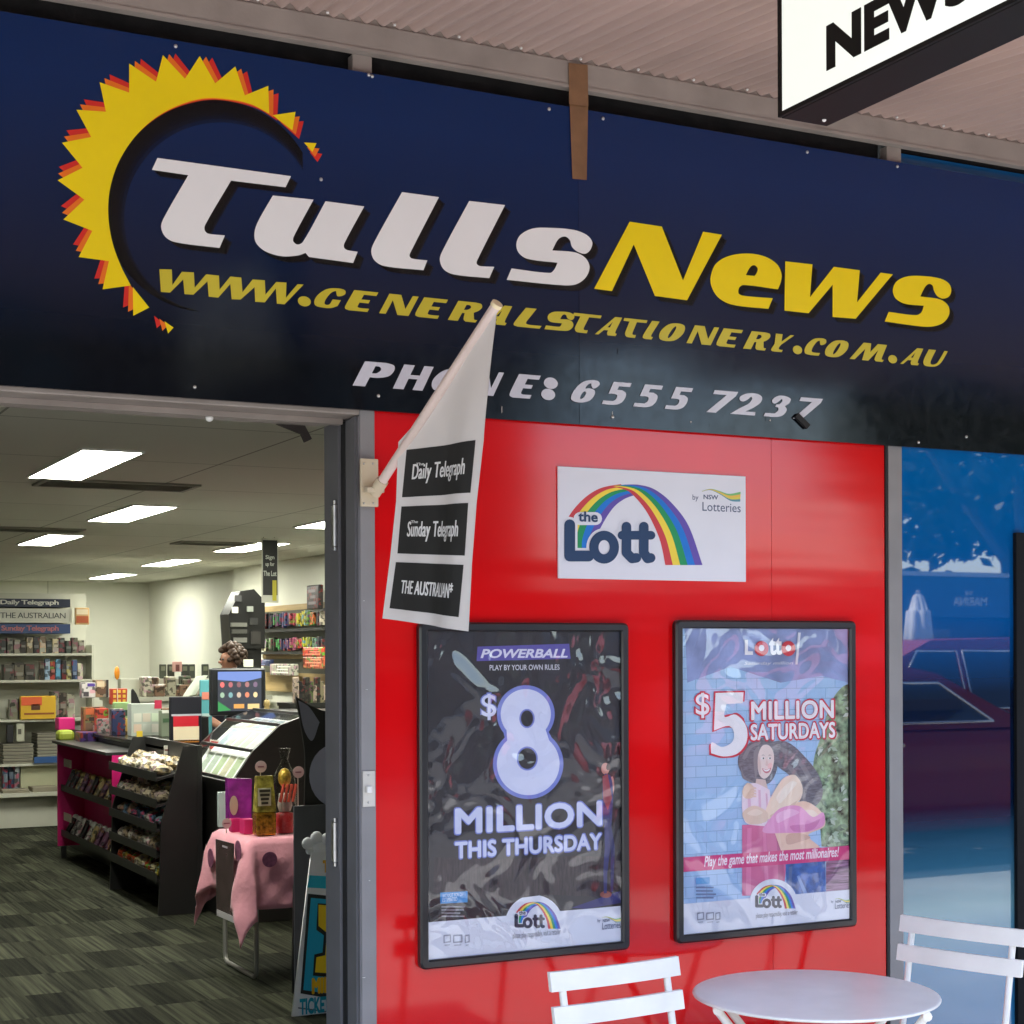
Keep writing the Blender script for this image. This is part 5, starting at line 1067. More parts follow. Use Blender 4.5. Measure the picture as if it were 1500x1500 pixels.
rc = random.Random(3)
for k in range(22):
    u = 120 + k * 8.2; c = rc.choice([(210, 206, 196), (120, 90, 60), (60, 70, 110), (180, 60, 50), (90, 120, 70), (40, 40, 44), (200, 170, 90), (150, 150, 150)]); y = 8.05 + rc.random() * 1.5
    a = P(u, 1060, Y=y); s_ = rc.uniform(.03, .06); hgt = rc.uniform(.05, .2)
    o = MB().box((max(2.9, a.x - s_), y, zc), (max(3.0, a.x + s_), y + .06, zc + hgt), .006).build('counter_item', busy(c, 5)); tag(o, 'small packet crowded among the goods on the counter top', 'packet', 'small packets on the counter top')
for k, (u0, v0, u1, v1, c) in enumerate(((240, 1092, 250, 1118, (206, 206, 196)), (270, 1120, 290, 1150, (190, 196, 190)), (243, 1180, 252, 1200, (180, 170, 150)))):
    A, B = pbox((u0, v0), (u1, v1), 6.714, .003); o = MB().box(A, B).build('paper_notice', flat(c, .6)); W_ = B[0] - A[0]; H_ = B[2] - A[2]
    for j_ in range(3): MB().box((A[0] + .1 * W_, 6.7125, A[2] + H_ * (.2 + .25 * j_)), (B[0] - .15 * W_, 6.7136, A[2] + H_ * (.28 + .25 * j_))).build('print_line', flat((120, 70, 64) if j_ == 2 else (90, 90, 90)), o)
    tag(o, ('white notice stuck at the upper left of the black counter end', 'pale notice stuck in the middle of the black counter end', 'small cream notice stuck low on the black counter end')[k], 'notice')
# lottery terminal screen
t = thing('terminal_screen', 'black touch screen terminal with colourful icons on the counter', 'screen', tuple(P(350, 1048, Y=7.0)))
A, B = pbox((309, 979), (390, 1047), 7.0, .06)
def sk(x, y, z): return (x, y, z)
MB().box(A, B, .012).build('housing', flat((30, 32, 34), .35), t)
sA = P(319, 984, Y=6.997); sB = P(383, 1041, Y=6.997)
scr = MB().box((sA.x, 6.996, sB.z), (sB.x, 6.9995, sA.z)).build('display', glow('screen_base', s2l((58, 62, 70)), .33, .01), t)
def sicon(name, u0, v0, u1, v1, c, oval=False):
    W = sB.x - sA.x; H = sA.z - sB.z
    if oval: pl = ell(sA.x + (u0 + u1) / 2 * W, sA.z - (v0 + v1) / 2 * H, (u1 - u0) / 2 * W, (v1 - v0) / 2 * H, 14)
    else: pl = [(sA.x + u0 * W, sA.z - v0 * H), (sA.x + u1 * W, sA.z - v0 * H), (sA.x + u1 * W, sA.z - v1 * H), (sA.x + u0 * W, sA.z - v1 * H)]
    sheet(name, [pl], 6.9955 - random.random() * .0006, glow('screen_%d_%d_%d' % c, s2l(c), .33, .01), scr, th=.0002)
W = sB.x - sA.x; H = sA.z - sB.z
sheet('screen_print', [[(sA.x, sA.z - .0), (sB.x, sA.z), (sB.x, sA.z - .16 * H), (sA.x + .6 * W, sA.z - .26 * H), (sA.x, sA.z - .2 * H)]], 6.9957, glow('screen_sky', s2l((110, 132, 190)), .33, .01), scr, th=.0002)
sheet('screen_print', [[(sA.x, sA.z - H), (sA.x + .3 * W, sA.z - .97 * H), (sA.x, sA.z - .74 * H)]], 6.9957, glow('screen_hill', s2l((60, 140, 80)), .33, .01), scr, th=.0002)
cols = [(226, 110, 106), (170, 100, 104), (130, 90, 96), (160, 110, 110), (120, 100, 120), (150, 176, 150), (120, 160, 160), (190, 170, 150), (214, 130, 100), (226, 200, 150)]
for i in range(5):
    for j in range(2): sicon('screen_icon', .05 + .19 * i, .26 + .26 * j, .15 + .19 * i, .40 + .26 * j, cols[i + 5 * j], True)
sicon('screen_icon', .36, .82, .60, .93, (206, 150, 80)); sicon('screen_icon', .68, .82, .95, .95, (222, 190, 130))
MB().box((A[0] + .12, 7.02, CTZ + .02), (B[0] - .1, 7.09, A[2] - .001), .01).box((A[0] + .05, 6.95, CTZ + .001), (B[0] - .03, 7.2, CTZ + .02), .006).build('stand', flat((26, 26, 28)), t)
G('white_note_card', 'small white card standing above the screen', 'card', (357, 966), (371, 977), 7.08, .01, flat((214, 214, 196)), bev=.001)
G('cable_box', 'dark printer box beside the screen stand', 'printer', (282, 1050), (306, 1072), 7.0, .12, flat((28, 28, 28)), on=zc)
G('wood_stand', 'small brown wooden block right of the screen', 'block', (366, 1052), (400, 1070), 6.9, .1, flat((120, 84, 56)), on=zc)
t = thing('gold_ornament', 'small gold figurine ornament right of the screen', 'ornament', tuple(P(391, 1050, Y=6.85)))
a = P(391, 1052, Y=6.85); MB().lathe([(.018, 0), (.03, .02), (.026, .06), (.016, .075), (.024, .095), (.02, .12), (.004, .13)], (a.x, 6.85, a.z), 12).build('body', flat((150, 130, 80), .4), t)
a = P(391, 1052, Y=6.85); MB().box((a.x - .04, 6.81, CTZ + .001), (a.x + .04, 6.89, a.z)).build('plinth', flat((130, 120, 90)), t)

# accessory tower, hanging sign, pens on the right wall
t = thing('accessory_tower', 'tall black rack packed with boxed phone accessories', 'rack', tuple(P(360, 950, Y=9.4)))
q = [P(*v, Y=9.4) for v in ((338, 950), (335, 900), (352, 866), (372, 863), (388, 880), (388, 950))]
MB().prism(q, (0, .25, 0)).build('body', flat((20, 20, 20), .3), t)
a = P(345, 950, Y=9.5); b = P(380, 950, Y=9.5); MB().box((a.x, 9.45, .004), (b.x, 9.6, a.z)).build('base', flat((16, 16, 16)), t)
for (u, v, du, dv, c) in ((340, 889, 9, 9, (190, 190, 176)), (362, 888, 9, 8, (120, 124, 116)), (344, 872, 10, 9, (60, 60, 60)), (338, 912, 24, 6, (96, 96, 90)), (340, 922, 22, 6, (70, 70, 66)), (342, 934, 20, 7, (110, 110, 104)), (366, 905, 12, 10, (44, 44, 44)), (368, 925, 14, 18, (50, 48, 46))):
    A, B = pbox((u, v), (u + du, v + dv), 9.385, .014); MB().box(A, B).build('boxed_item', flat(c, .3), t)
t = thing('hanging_banner', 'narrow black hanging banner sign over the counter', 'sign', tuple(P(395, 788, Y=8)))
A, B = pbox((383, 788), (408, 883), 8.0, .006); MB().box(A, B).build('banner_edge', flat((200, 200, 186)), t)
A2, B2 = pbox((385, 791), (406.5, 872), 7.998, .0015); bn = MB().box(A2, B2).build('banner_face', flat((30, 32, 30)), t)
for s, v in (('Sign', 818), ('up for', 828), ('The Lot', 841)): text_px('lettering', s, (386 if s[0] == 'T' else 389, v - 5), (405 if s[0] == 'T' else 402, v + 3), 7.9965, flat((196, 200, 190)), bn, th=.001, offset=.02)
A3, B3 = pbox((399, 850), (405, 880), 7.997, .001); MB().box((A3[0], 7.995, A3[2]), (B3[0], 7.9965, B3[2])).build('yellow_print', flat((190, 180, 50)), t)
for u in (386, 402): a = P(u, 788, Y=8.003); MB().cyl(a, (a.x, 8.003, CZ), .0025, 6).build('wire', flat((90, 90, 80)), t)
PX_ = RX1 - .12
pw = thing('pen_wall', 'timber slat wall rack hung with rows of coloured pens', 'rack', (PX_, 10.5, 1.5))
yA = P(486, 900, X=PX_).y; yB = P(386, 900, X=PX_).y
TIM = mat('pale_timber', s2l((176, 150, 100)), .55, var=.15, scale=8, stretch=(1, .3, 6))
for pyt, pyb, u in ((888, 896, 400), (955, 965, 400), (985, 1012, 400)):
    z1 = P(u, pyt, X=PX_).z; z0 = P(u, pyb, X=PX_).z; MB().box((PX_ - .012, yA, z0), (PX_ + .018, yB, z1)).build('timber_rail', TIM, pw)
MB().box((PX_ - .002, yA, P(400, 1012, X=PX_).z), (PX_ + .015, yB, P(400, 890, X=PX_).z)).build('backing', flat((80, 80, 66)), pw)
pc = [(190, 184, 160), (30, 34, 40), (36, 44, 60), (60, 130, 60), (44, 110, 70), (60, 80, 120), (70, 84, 130), (206, 80, 100), (200, 60, 90), (206, 190, 60), (190, 180, 60), (110, 150, 70), (200, 110, 60), (60, 60, 66), (200, 190, 170)]
pc2 = [(196, 190, 160), (140, 170, 120), (40, 60, 40), (70, 150, 80), (60, 60, 100), (90, 70, 120), (180, 90, 120), (206, 60, 60), (190, 190, 60), (140, 150, 60), (100, 140, 120), (60, 60, 66)]
for rr, (pyt, pyb, pal_, wd) in enumerate(((899, 922, pc, 'upper'), (935, 954, pc2, 'lower'))):
    z1 = P(400, pyt - 1, X=PX_).z; z0 = P(400, pyb, X=PX_).z; n = 26
    for k in range(n):
        y = yB - .06 - (yB - yA - .1) * k / n; c = pal_[int(k * len(pal_) / n) % len(pal_)]
        o = MB().box((PX_ - .05 - .02 * random.random(), y - .022, z0 + random.random() * .04), (PX_ - .02, y + .022, z1 - random.random() * .03), .004).build('pen_pack', busy(c, 4)); tag(o, 'hanging pack of coloured pens, %s from the left in the %s row' % (ORD[k], wd), 'pen pack', 'pen packs on the slat wall, %s row' % wd)
    MB().box((PX_ - .09, yA, z0 - .03), (PX_ - .0125, yB, z0 - .005)).build('tray', flat((40, 40, 38)), pw)
for k, (q0, q1, c) in enumerate((((452, 858), (470, 892), (34, 28, 30)), ((446, 948), (476, 962), (206, 70, 50)), ((447, 962), (478, 980), (190, 90, 60)), ((398, 972), (434, 990), (190, 190, 170)), ((374, 966), (398, 976), (60, 70, 110)))):
    a = P(*q0, X=PX_ - .12); b = P(*q1, X=PX_ - .12)
    o = MB().box((PX_ - .14, b.y, b.z), (PX_ - .095, a.y, a.z), .01).build('hanging_pack', busy(c, 4))
    for jj in range(3):
        zz = b.z + (a.z - b.z) * (.2 + .25 * jj); MB().box((PX_ - .1425, b.y + (a.y - b.y) * random.uniform(.1, .3), zz), (PX_ - .1395, b.y + (a.y - b.y) * random.uniform(.6, .9), zz + (a.z - b.z) * .12)).build('print', flat(tuple(min(255, v + 70) for v in c)), o)
    tag(o, ('black toy pack hung at the top of the pen wall', 'bright red pack hung below the pen rows', 'orange brown pack hung under the red pack', 'white boxed pack on the lower rail of the pen wall', 'navy pack on the lower rail beside the screen')[k], 'pack')
for k in range(9):
    u = 432 + k * 5.2; v = 992 + 6 * (k % 3); c = random.choice([(60, 56, 50), (200, 180, 160), (40, 40, 44), (150, 140, 110), (90, 110, 60), (170, 90, 80)])
    A, B = pbox((u, v), (u + 7, 1030), 8.6, .07); o = MB().box(A, B, .008).build('shelf_trinket', busy(c, 5)); tag(o, 'small trinket box crowded behind the lit case', 'trinket', 'trinkets behind the lit case')
tk = thing('trinket_shelf', 'dark shelf cabinet behind the lit display case', 'cabinet', (4.3, 8.7, 0)); a = P(425, 1030, Y=8.58); b = P(486, 1030, Y=8.58); MB().box((a.x, 8.57, a.z - .03), (b.x + .3, 8.9, a.z - .001)).build('top', MDK, tk); MB().box((a.x + .01, 8.59, .004), (b.x + .29, 8.89, a.z - .0305)).build('cabinet', MDK, tk)

# lit ticket case with a sloped glass front
kc = thing('ticket_case', 'black case of instant tickets with a lit sloping glass top', 'display case', (3.4, 6.2, 0))
YN = 5.75
def cq(u, v, y=YN): return P(u, v, Y=y)
prof = [cq(322, 1138), cq(357, 1091), cq(394, 1050), cq(436, 1036)]
near = [cq(372, 1148), cq(416, 1103), cq(443, 1075), cq(446, 1040)]
YF = 6.45
for i in range(3):
    a, b = prof[i], prof[i + 1]
    q = [Vector((a.x, YN, a.z)), Vector((b.x, YN, b.z)), Vector((b.x + .20, YN - .0, b.z - .02)), Vector((a.x + .24, YN, a.z - .03))]
    pass
# profile in the X-Z plane swept along Y: the glass leans back from the aisle side
S = [Vector((2.93, 0, .86)), Vector((3.05, 0, 1.03)), Vector((3.22, 0, 1.18)), Vector((3.40, 0, 1.24))]
y0c, y1c = 5.45, 6.55
bodyp = [(2.93, y0c, .004), (3.95, y0c, .004), (3.95, y0c, 1.24)] + [(v.x, y0c, v.z) for v in S[::-1]]
MB().box((2.95, y0c + .03, .004), (3.95, y1c, .84), .004).build('cabinet', M_ctr, kc)
for i in range(3):
    a, b = S[i], S[i + 1]; nrm = Vector((-(b.z - a.z), 0, b.x - a.x)).normalized() * .006
    MB().prism([(a.x, y0c + .03, a.z), (b.x, y0c + .03, b.z), (b.x, y1c - .03, b.z), (a.x, y1c - .03, a.z)], nrm).build('glass_panel', clear_sheet('case_glass', 0, 1), kc)
    a2 = a - nrm * 8; b2 = b - nrm * 8
    tkp = MB().prism([(a2.x, y0c + .04, a2.z), (b2.x, y0c + .04, b2.z), (b2.x, y1c - .04, b2.z), (a2.x, y1c - .04, a2.z)], -nrm).build('ticket_tray', glow('lit_ticket_tray', s2l((206, 214, 196)), .22), kc)
    for j in range(6):
        yy = y0c + .08 + j * .155; m_ = a2 + (b2 - a2) * .12 + nrm * .3; n_ = a2 + (b2 - a2) * .85 + nrm * .3
        MB().prism([(m_.x, yy, m_.z), (n_.x, yy, n_.z), (n_.x, yy + .12, n_.z), (m_.x, yy + .12, m_.z)], nrm * .15).build('ticket', flat(random.choice([(190, 206, 190), (170, 190, 200), (200, 200, 170), (206, 210, 206), (180, 200, 160)]), .5), tkp)
for yy in (y0c, y1c - .03):
    pl = [(v.x - .004, yy, v.z + .006) for v in S] + [(3.95, yy, 1.24), (3.95, yy, .842), (2.93, yy, .842)]
    MB().prism(pl, (0, .0295, 0)).build('end_panel', M_ctr, kc)
for v in S: MB().box((v.x - .012, y0c + .03, v.z - .006), (v.x + .008, y1c - .03, v.z + .014), .003).build('frame_bar', mat('case_edge', (.03, .032, .032), .3), kc)
MB().box((3.41, y0c + .03, .86), (3.949, y1c - .031, 1.24)).build('rear_box', M_ctr, kc)
# ticket strips hanging off the counter corner
for k in range(2):
    t = thing('ticket_strip', ('longer' if k == 0 else 'shorter') + ' white strip of tickets with a red top hanging off the counter corner', 'ticket strip', tuple(P(300, 1100, Y=6.4)))
    L = [(308 + k * 19, 1083), (306 + k * 18, 1100), (298 + k * 20, 1118), (290 + k * 16, 1136), (278 + k * 20, 1152)] + ([(273, 1168)] if k == 0 else [(299, 1165), (291, 1182), (300, 1196), (294, 1212), (293, 1226)])
    vs = []
    for i, (u, v) in enumerate(L):
        wv = 17 if i < 4 else 9
        if k == 1 and i > 5: wv = 8 - (i % 2) * 3
        y = 6.45 - .02 * i; a = P(u, v, Y=y); b = P(u + wv, v + 2, Y=y); vs += [a, b, b + Vector((0, .003, 0)), a + Vector((0, .003, 0))]
    n = len(L); fsx = [(4 * i + a, 4 * i + (a + 1) % 4, 4 * i + 4 + (a + 1) % 4, 4 * i + 4 + a) for i in range(n - 1) for a in range(4)] + [(3, 2, 1, 0), (4 * n - 4, 4 * n - 3, 4 * n - 2, 4 * n - 1)]
    MB().add(vs, fsx).build('paper_strip', flat((216, 216, 200), .6), t)
    e = [P(309 + k * 18, 1085, Y=6.443), P(323 + k * 18, 1087, Y=6.443), P(321 + k * 18, 1099, Y=6.423), P(307 + k * 18, 1097, Y=6.423)]
    MB().prism(e, (0, .001, 0)).build('red_header', flat((176, 60, 56)), t)
A, B = pbox((321, 1161), (333, 1211), 5.44, .004); tag(MB().box((A[0], 5.476 - .03, A[2]), (B[0], 5.4795, B[2])).build('notice_card', flat((206, 222, 222))), 'white vertical card fixed to the front of the ticket case', 'card')

# ------------------------------------------------------------------ person behind the counter
def person():
    t = thing('person', 'person with curly dark brown hair bent behind the counter, wearing a dark top', 'person', (4.15, 9.0, 0))
    hx, hy = P(338, 962, Y=8.9).x, 8.9
    K = dict(pelvis=((hx + .05, hy + .12, .95), .15), waist=((hx + .04, hy + .1, 1.10), .135), chest=((hx + .02, hy + .06, 1.28), .155), neck0=((hx, hy + .03, 1.42), .075), neck=((hx - .01, hy, 1.49), .055), head=((hx - .015, hy - .02, 1.56), .085), crown=((hx - .01, hy - .01, 1.63), .085),
             shl=((hx - .17, hy + .05, 1.38), .062), ell_=((hx - .22, hy - .02, 1.10), .045), wrl=((hx - .16, hy - .25, 1.04), .03), hal=((hx - .14, hy - .33, 1.04), .032),
             shr=((hx + .19, hy + .05, 1.38), .062), elr=((hx + .25, hy - .02, 1.10), .045), wrr=((hx + .17, hy - .25, 1.04), .03), har=((hx + .15, hy - .33, 1.04), .032),
             hil=((hx - .05, hy + .12, .88), .10), knl=((hx - .07, hy + .1, .48), .065), anl=((hx - .07, hy + .14, .09), .045), tol=((hx - .08, hy + .0, .04), .035),
             hir=((hx + .15, hy + .12, .88), .10), knr=((hx + .16, hy + .1, .48), .065), anr=((hx + .16, hy + .14, .09), .045), tor=((hx + .17, hy, .04), .035))
    E = 'pelvis-waist waist-chest chest-neck0 neck0-neck neck-head head-crown chest-shl shl-ell_ ell_-wrl wrl-hal chest-shr shr-elr elr-wrr wrr-har pelvis-hil hil-knl knl-anl anl-tol pelvis-hir hir-knr knr-anr anr-tor'
    ks = list(K); me = bpy.data.meshes.new('p'); me.from_pydata([K[k][0] for k in ks], [tuple(ks.index(q) for q in e.split('-')) for e in E.split()], []); me.update()
    o = bpy.data.objects.new('p', me); COL.objects.link(o)
    sk_ = o.modifiers.new('s', 'SKIN'); 
    for k, v in zip(ks, me.skin_vertices[0].data): r = K[k][1]; v.radius = (r, r * .85); v.use_root = (k == 'pelvis')
    o.modifiers.new('u', 'SUBSURF').levels = 2
    dg = bpy.context.evaluated_depsgraph_get(); m2 = bpy.data.meshes.new_from_object(o.evaluated_get(dg)); bpy.data.objects.remove(o)
    m2.materials.clear(); m2.materials.append(mat('skin', s2l((150, 106, 84)), .5, var=.06)); m2.materials.append(mat('dark_top', s2l((46, 44, 54)), .8, var=.1)); m2.materials.append(mat('dark_trousers', s2l((30, 30, 36)), .8))
    for p in m2.polygons:
        p.use_smooth = True; z = p.center.z; arm = abs(p.center.x - hx) > .12 and p.center.y < hy - .12
        p.material_index = 0 if z > 1.455 or arm else (1 if z > .93 else 2)
    b = link('body', m2, None, t)
    m = MB()
    for k in range(170):   # curls over the skull, clear of the face on the left
        th = random.uniform(0, math.pi * .62); ph = random.uniform(-2.2, 2.6); r = .092 + random.random() * .028
        d = Vector((math.sin(th) * math.cos(ph), math.sin(th) * math.sin(ph), math.cos(th)))
        if d.x < -.45 and d.z < .55: continue
        c = Vector((hx + .006, hy, 1.575)) + d * r; m.ball(c, random.uniform(.016, .028), 7, 5)
    m.build('hair', mat('curly_brown_hair', s2l((64, 44, 30)), .6, var=.4, scale=60), b)
    f = MB(); f.ball((hx - .098, hy - .03, 1.545), (.018, .012, .012), 8, 5); f.ball((hx - .085, hy - .05, 1.50), (.012, .02, .006), 8, 5); f.build('nose_and_mouth', MATS['skin'], b)
    for s in (-.065, .0): MB().ball((hx - .088, hy + s - .01, 1.568), .009, 8, 6).build('eye', flat((30, 24, 22)), b)
person()

# ------------------------------------------------------------------ pink table by the door
TXL, TXR, TYN, TYF, TZ = 2.5, 3.45, 3.80, 4.36, .70
ft = thing('folding_table', 'small folding trestle table with grey tube legs under a pink cloth', 'table', (2.9, 4.1, 0))
MB().box((TXL, TYN, TZ - .03), (TXR, TYF, TZ - .002), .006).build('table_top', flat((120, 116, 110)), ft)
TUB = mat('grey_tube', s2l((150, 148, 142)), .4, metal=.3)
for x in (TXL + .03, TXR - .06): MB().tube([(x, TYF - .02, TZ - .03), (x, TYF - .02, .06), (x, TYF - .03, .03), (x, TYF - .06, .016), (x, TYN + .06, .016), (x, TYN + .03, .03), (x, TYN + .02, .06), (x, TYN + .02, TZ - .03)], .0115, 10).build('leg_frame', TUB, ft)
PINK = mat('pink_cotton', s2l((240, 166, 180)), .9, var=.06, scale=4, bump=.35, bscale=45, sheen=.3)
# cloth: top sheet, hanging sides, hanging corner points
def drop(u, v):
    """height the cloth reaches below the table edge; corners hang lowest"""
    return 0
vs = []; fsx = []; nx, ny = 60, 44; OX, OY = .30, .34
for j in range(ny + 1):
    for i in range(nx + 1):
        x = TXL - OX + (TXR - TXL + 2 * OX) * i / nx; y = TYN - OY + (TYF - TYN + 2 * OY) * j / ny
        ex = max(TXL - x, x - TXR, 0); ey = max(TYN - y, y - TYF, 0); e = math.hypot(ex, ey) if ex and ey else ex + ey
        cx = min(max(x, TXL), TXR); cy = min(max(y, TYN), TYF)
        if e < 1e-6: vs.append((x, y, TZ + .002)); continue
        corner = ex > 0 and ey > 0
        d = Vector((x - cx, y - cy, 0)).normalized(); out = .012 + .03 * min(1, e / .1) + (.01 + .20 * e if corner else 0)
        rip = (.010 * math.sin(24 * (x + y)) + (0 if ex > 0 and ey > 0 else .004) * math.sin(47 * (x - y) + 1)) * min(1, e / .2) * (.55 if corner else 1)
        hang = e * (1.13 if corner else 1.0)
        px_, py_ = cx + d.x * (out + rip), cy + d.y * (out + rip)
        vs.append((px_, py_, TZ + .002 - hang))
fsx = [(j * (nx + 1) + i, j * (nx + 1) + i + 1, (j + 1) * (nx + 1) + i + 1, (j + 1) * (nx + 1) + i) for j in range(ny) for i in range(nx)]
cl = MB().add(vs, fsx, True).build('tablecloth', PINK); tag(cl, 'pink tablecloth with pointed hanging corners over the small table', 'tablecloth')
so_ = cl.modifiers.new('thick', 'SOLIDIFY'); so_.thickness = .002
BADGE = mat('dark_badge', s2l((134, 78, 108)), .5, var=.3, scale=60)
def badge(u, v, r, Y=None, X=None):
    c = P(u, v, Y=Y) if Y is not None else P(u, v, X=X)
    m = MB(); ax = Vector((0, -.003, 0)) if Y is not None else Vector((-.003, 0, 0)); pts = []
    for k in range(20):
        a = k / 20 * 2 * math.pi; pts.append(c + (Vector((r * math.cos(a), 0, r * math.sin(a))) if Y is not None else Vector((0, r * math.cos(a), r * math.sin(a)))))
    return m.prism(pts, ax)
badge(395, 1259, .038, Y=TYN - .052).build('badge', BADGE, cl)
badge(309, 1257, .05, X=TXL - .06).build('badge', BADGE, cl); badge(349, 1246, .05, X=TXL - .058).build('badge', BADGE, cl)
q = [P(317, 1229, X=TXL - .075), P(343, 1236, X=TXL - .075), P(343, 1345, X=TXL - .075), P(318, 1334, X=TXL - .075)]
hp = thing('hanging_poster', 'narrow brown plastic covered poster hanging on the end of the pink table', 'poster', tuple(q[3]))
MB().prism(q, (-.004, 0, 0)).build('sheet', mat('brown_poster', s2l((74, 58, 60)), .25, var=.6, scale=14), hp)
q2 = [P(318, 1332, X=TXL - .08), P(343, 1343, X=TXL - .08), P(343, 1352, X=TXL - .08), P(318, 1341, X=TXL - .08)]; MB().prism(q2, (-.002, 0, 0)).build('white_edge', flat((200, 196, 200)), hp)
a_, b_ = P(326, 1238, X=TXL - .08), P(333, 1243, X=TXL - .08); MB().box((TXL - .0815, b_.y, b_.z), (TXL - .0795, a_.y, a_.z)).build('crest_print', flat((190, 180, 190)), hp)
# gifts on the pink table: each stands on the cloth
TT = TZ + .004
def stand(u, y): return P(u, 1225, Y=y).x
t = thing('purple_gift_bag', 'purple foil gift bag with an oval cream motif on the pink table', 'gift bag', (stand(355, 4.2), 4.2, TT))
A, B = pbox((334, 1140), (371, 1200), 4.2, .1); MB().hexa([(A[0] + .01, 4.2, TT + .06), (B[0] - .01, 4.2, TT + .06), (B[0] - .01, 4.28, TT + .06), (A[0] + .01, 4.28, TT + .06), (A[0], 4.22, B[2]), (B[0], 4.22, B[2] - .01), (B[0], 4.25, B[2] - .01), (A[0], 4.25, B[2])]).build('bag', mat('purple_foil', s2l((140, 40, 140)), .2, var=.3, scale=18, bump=.6, bscale=30), t)
c = P(343, 1180, Y=4.19); pl = ell(c.x, c.z, .022, .05, 20); sheet('oval_motif', [pl], 4.196, flat((190, 170, 150)), t)
A, B = pbox((339, 1197), (372, 1224), 4.15, .1); MB().box((A[0], 4.15, TT), (B[0] - .06, 4.199, B[2] - .01), .004).build('pink_box', flat((200, 40, 110)), t)
A, B = pbox((355, 1200), (371, 1230), 4.05, .1); tag(MB().box((A[0], 4.02, TT), (B[0], 4.1, B[2]), .004).build('pink_carton', flat((206, 44, 112))), 'hot pink carton in front of the purple gift bag', 'carton')
t = thing('gold_gift_pouch', 'clear pouch of gold wrapped sweets with a cream label on the pink table', 'gift pouch', (stand(385, 3.95), 3.95, TT))
A, B = pbox((372, 1137), (403, 1230), 3.93, .08)
MB().box((A[0] + .004, 3.9, TT), (B[0], 3.98, TT + .12), .012).build('sweets', mat('gold_sweets', s2l((150, 110, 30)), .25, metal=.5, var=.7, scale=50, bump=.8, bscale=60), t)
MB().hexa([(A[0] + .006, 3.905, TT + .12), (B[0] - .002, 3.905, TT + .12), (B[0] - .002, 3.975, TT + .12), (A[0] + .006, 3.975, TT + .12), (A[0] + .012, 3.93, B[2]), (B[0] - .01, 3.93, B[2]), (B[0] - .01, 3.95, B[2]), (A[0] + .012, 3.95, B[2])]).build('pouch', mat('olive_film', s2l((150, 140, 60)), .2, var=.6, scale=30, bump=.6, bscale=40), t)
a, b = P(378, 1155, Y=3.9), P(397, 1180, Y=3.9); lab_ = MB().box((a.x, 3.899, b.z), (b.x, 3.9035, a.z)).build('cream_label', flat((206, 200, 170)), t)
for k in range(4): v = 1157 + k * 6; a, b = P(380 + k, v, Y=3.898), P(396 - k, v + 3, Y=3.898); MB().box((a.x, 3.8975, b.z), (b.x, 3.8988, a.z)).build('print_line', flat((60, 54, 40)), lab_)
t = thing('cellophane_gift', 'tall cellophane wrapped gift with red striped base at the right of the pink table', 'gift', (stand(417, 4.0), 4.0, TT))
A, B = pbox((402, 1096), (432, 1230), 4.0, .08); cx_ = (A[0] + B[0]) / 2
MB().lathe([(.055, 0), (.06, .1), (.06, .22), (.05, .3), (.016, .37), (.03, .43)], (cx_, 4.0, TT), 14).build('cellophane', clear_sheet('cellophane', .8, 25, 1.5, .1, (.9, .9, .85)), t)
MB().lathe([(.045, .002), (.05, .06), (.045, .1), (.0, .11)], (cx_, 4.0, TT), 14).build('red_tin', flat((190, 40, 50)), t)
for k in range(4): MB().tube([(cx_ - .04 + k * .022, 3.955, TT + .16), (cx_ - .02 + k * .022, 3.955, TT + .25)], .008, 8).build('candy_stick', flat((214, 90, 70)), t)
MB().lathe([(.03, .11), (.04, .14), (.03, .2)], (cx_, 4.0, TT), 10).build('white_cup', flat((190, 190, 186)), t)
MB().ball((cx_, 4.0, TT + .28), (.035, .03, .05), 9, 6).build('gold_bow', mat('gold_bow', s2l((206, 170, 70)), .3, metal=.4, var=.5, scale=60, bump=.8), t)
for u, v, y, r, lab in ((382, 1123, 4.02, .03, 'pale pink round tag standing over the gold pouch'), (437, 1131, 3.99, .03, 'pale pink round tag at the right edge of the pink table gifts'), (332, 1206, 4.13, .025, 'pale pink round tag leaning on the left pink box')):
    m = badge(u, v, r, Y=y); t = thing('round_tag', lab, 'tag', tuple(P(u, v, Y=y))); m.build('disc', flat((206, 176, 176)), t)
    c = P(u, v, Y=y - .0035); MB().box((c.x - .016, y - .0045, c.z - .004), (c.x + .016, y - .0032, c.z + .003)).build('print_line', flat((140, 90, 100)), t); MB().cyl((c.x, y + .003, TT), (c.x, y + .003, c.z), .0025, 6).build('pick', flat((200, 190, 180)), t)

# ------------------------------------------------------------------ black standee and the A-frame sign by the jamb
SYD = 3.45
t = thing('black_standee', 'tall plain black cut out standee with a pointed top beside the door jamb', 'standee', tuple(P(450, 1490, Y=SYD)))
o = trace('433,1020 470,1040s 540,1050 560,1500 428,1500 430,1300 440,1260s 446,1180s 447,1110s 443,1075s')
sheet('board', [px_poly(o, SYD)], SYD, flat((18, 18, 20), .5), t, th=.012)
sheet('grey_panel', [px_poly(trace('437,1026 452,1035s 468,1058 457,1085s 446,1070s'), SYD)], SYD - .001, flat((120, 122, 140), .5), t, th=.003)
sheet('grey_panel', [px_poly(ell(492, 1136, 39, 46), SYD)], SYD - .001, flat((150, 154, 178), .5), t, th=.003)
AY = 2.98
t = thing('sandwich_board', 'white and teal sandwich board advertising one million beside the door', 'sandwich board', tuple(P(460, 1500, Y=AY)))
sheet('board', [px_poly([(456, 1250), (530, 1240), (526, 1505), (426, 1505)], AY)], AY, flat((240, 240, 244), .4), t, th=.012)
cloud = MB()
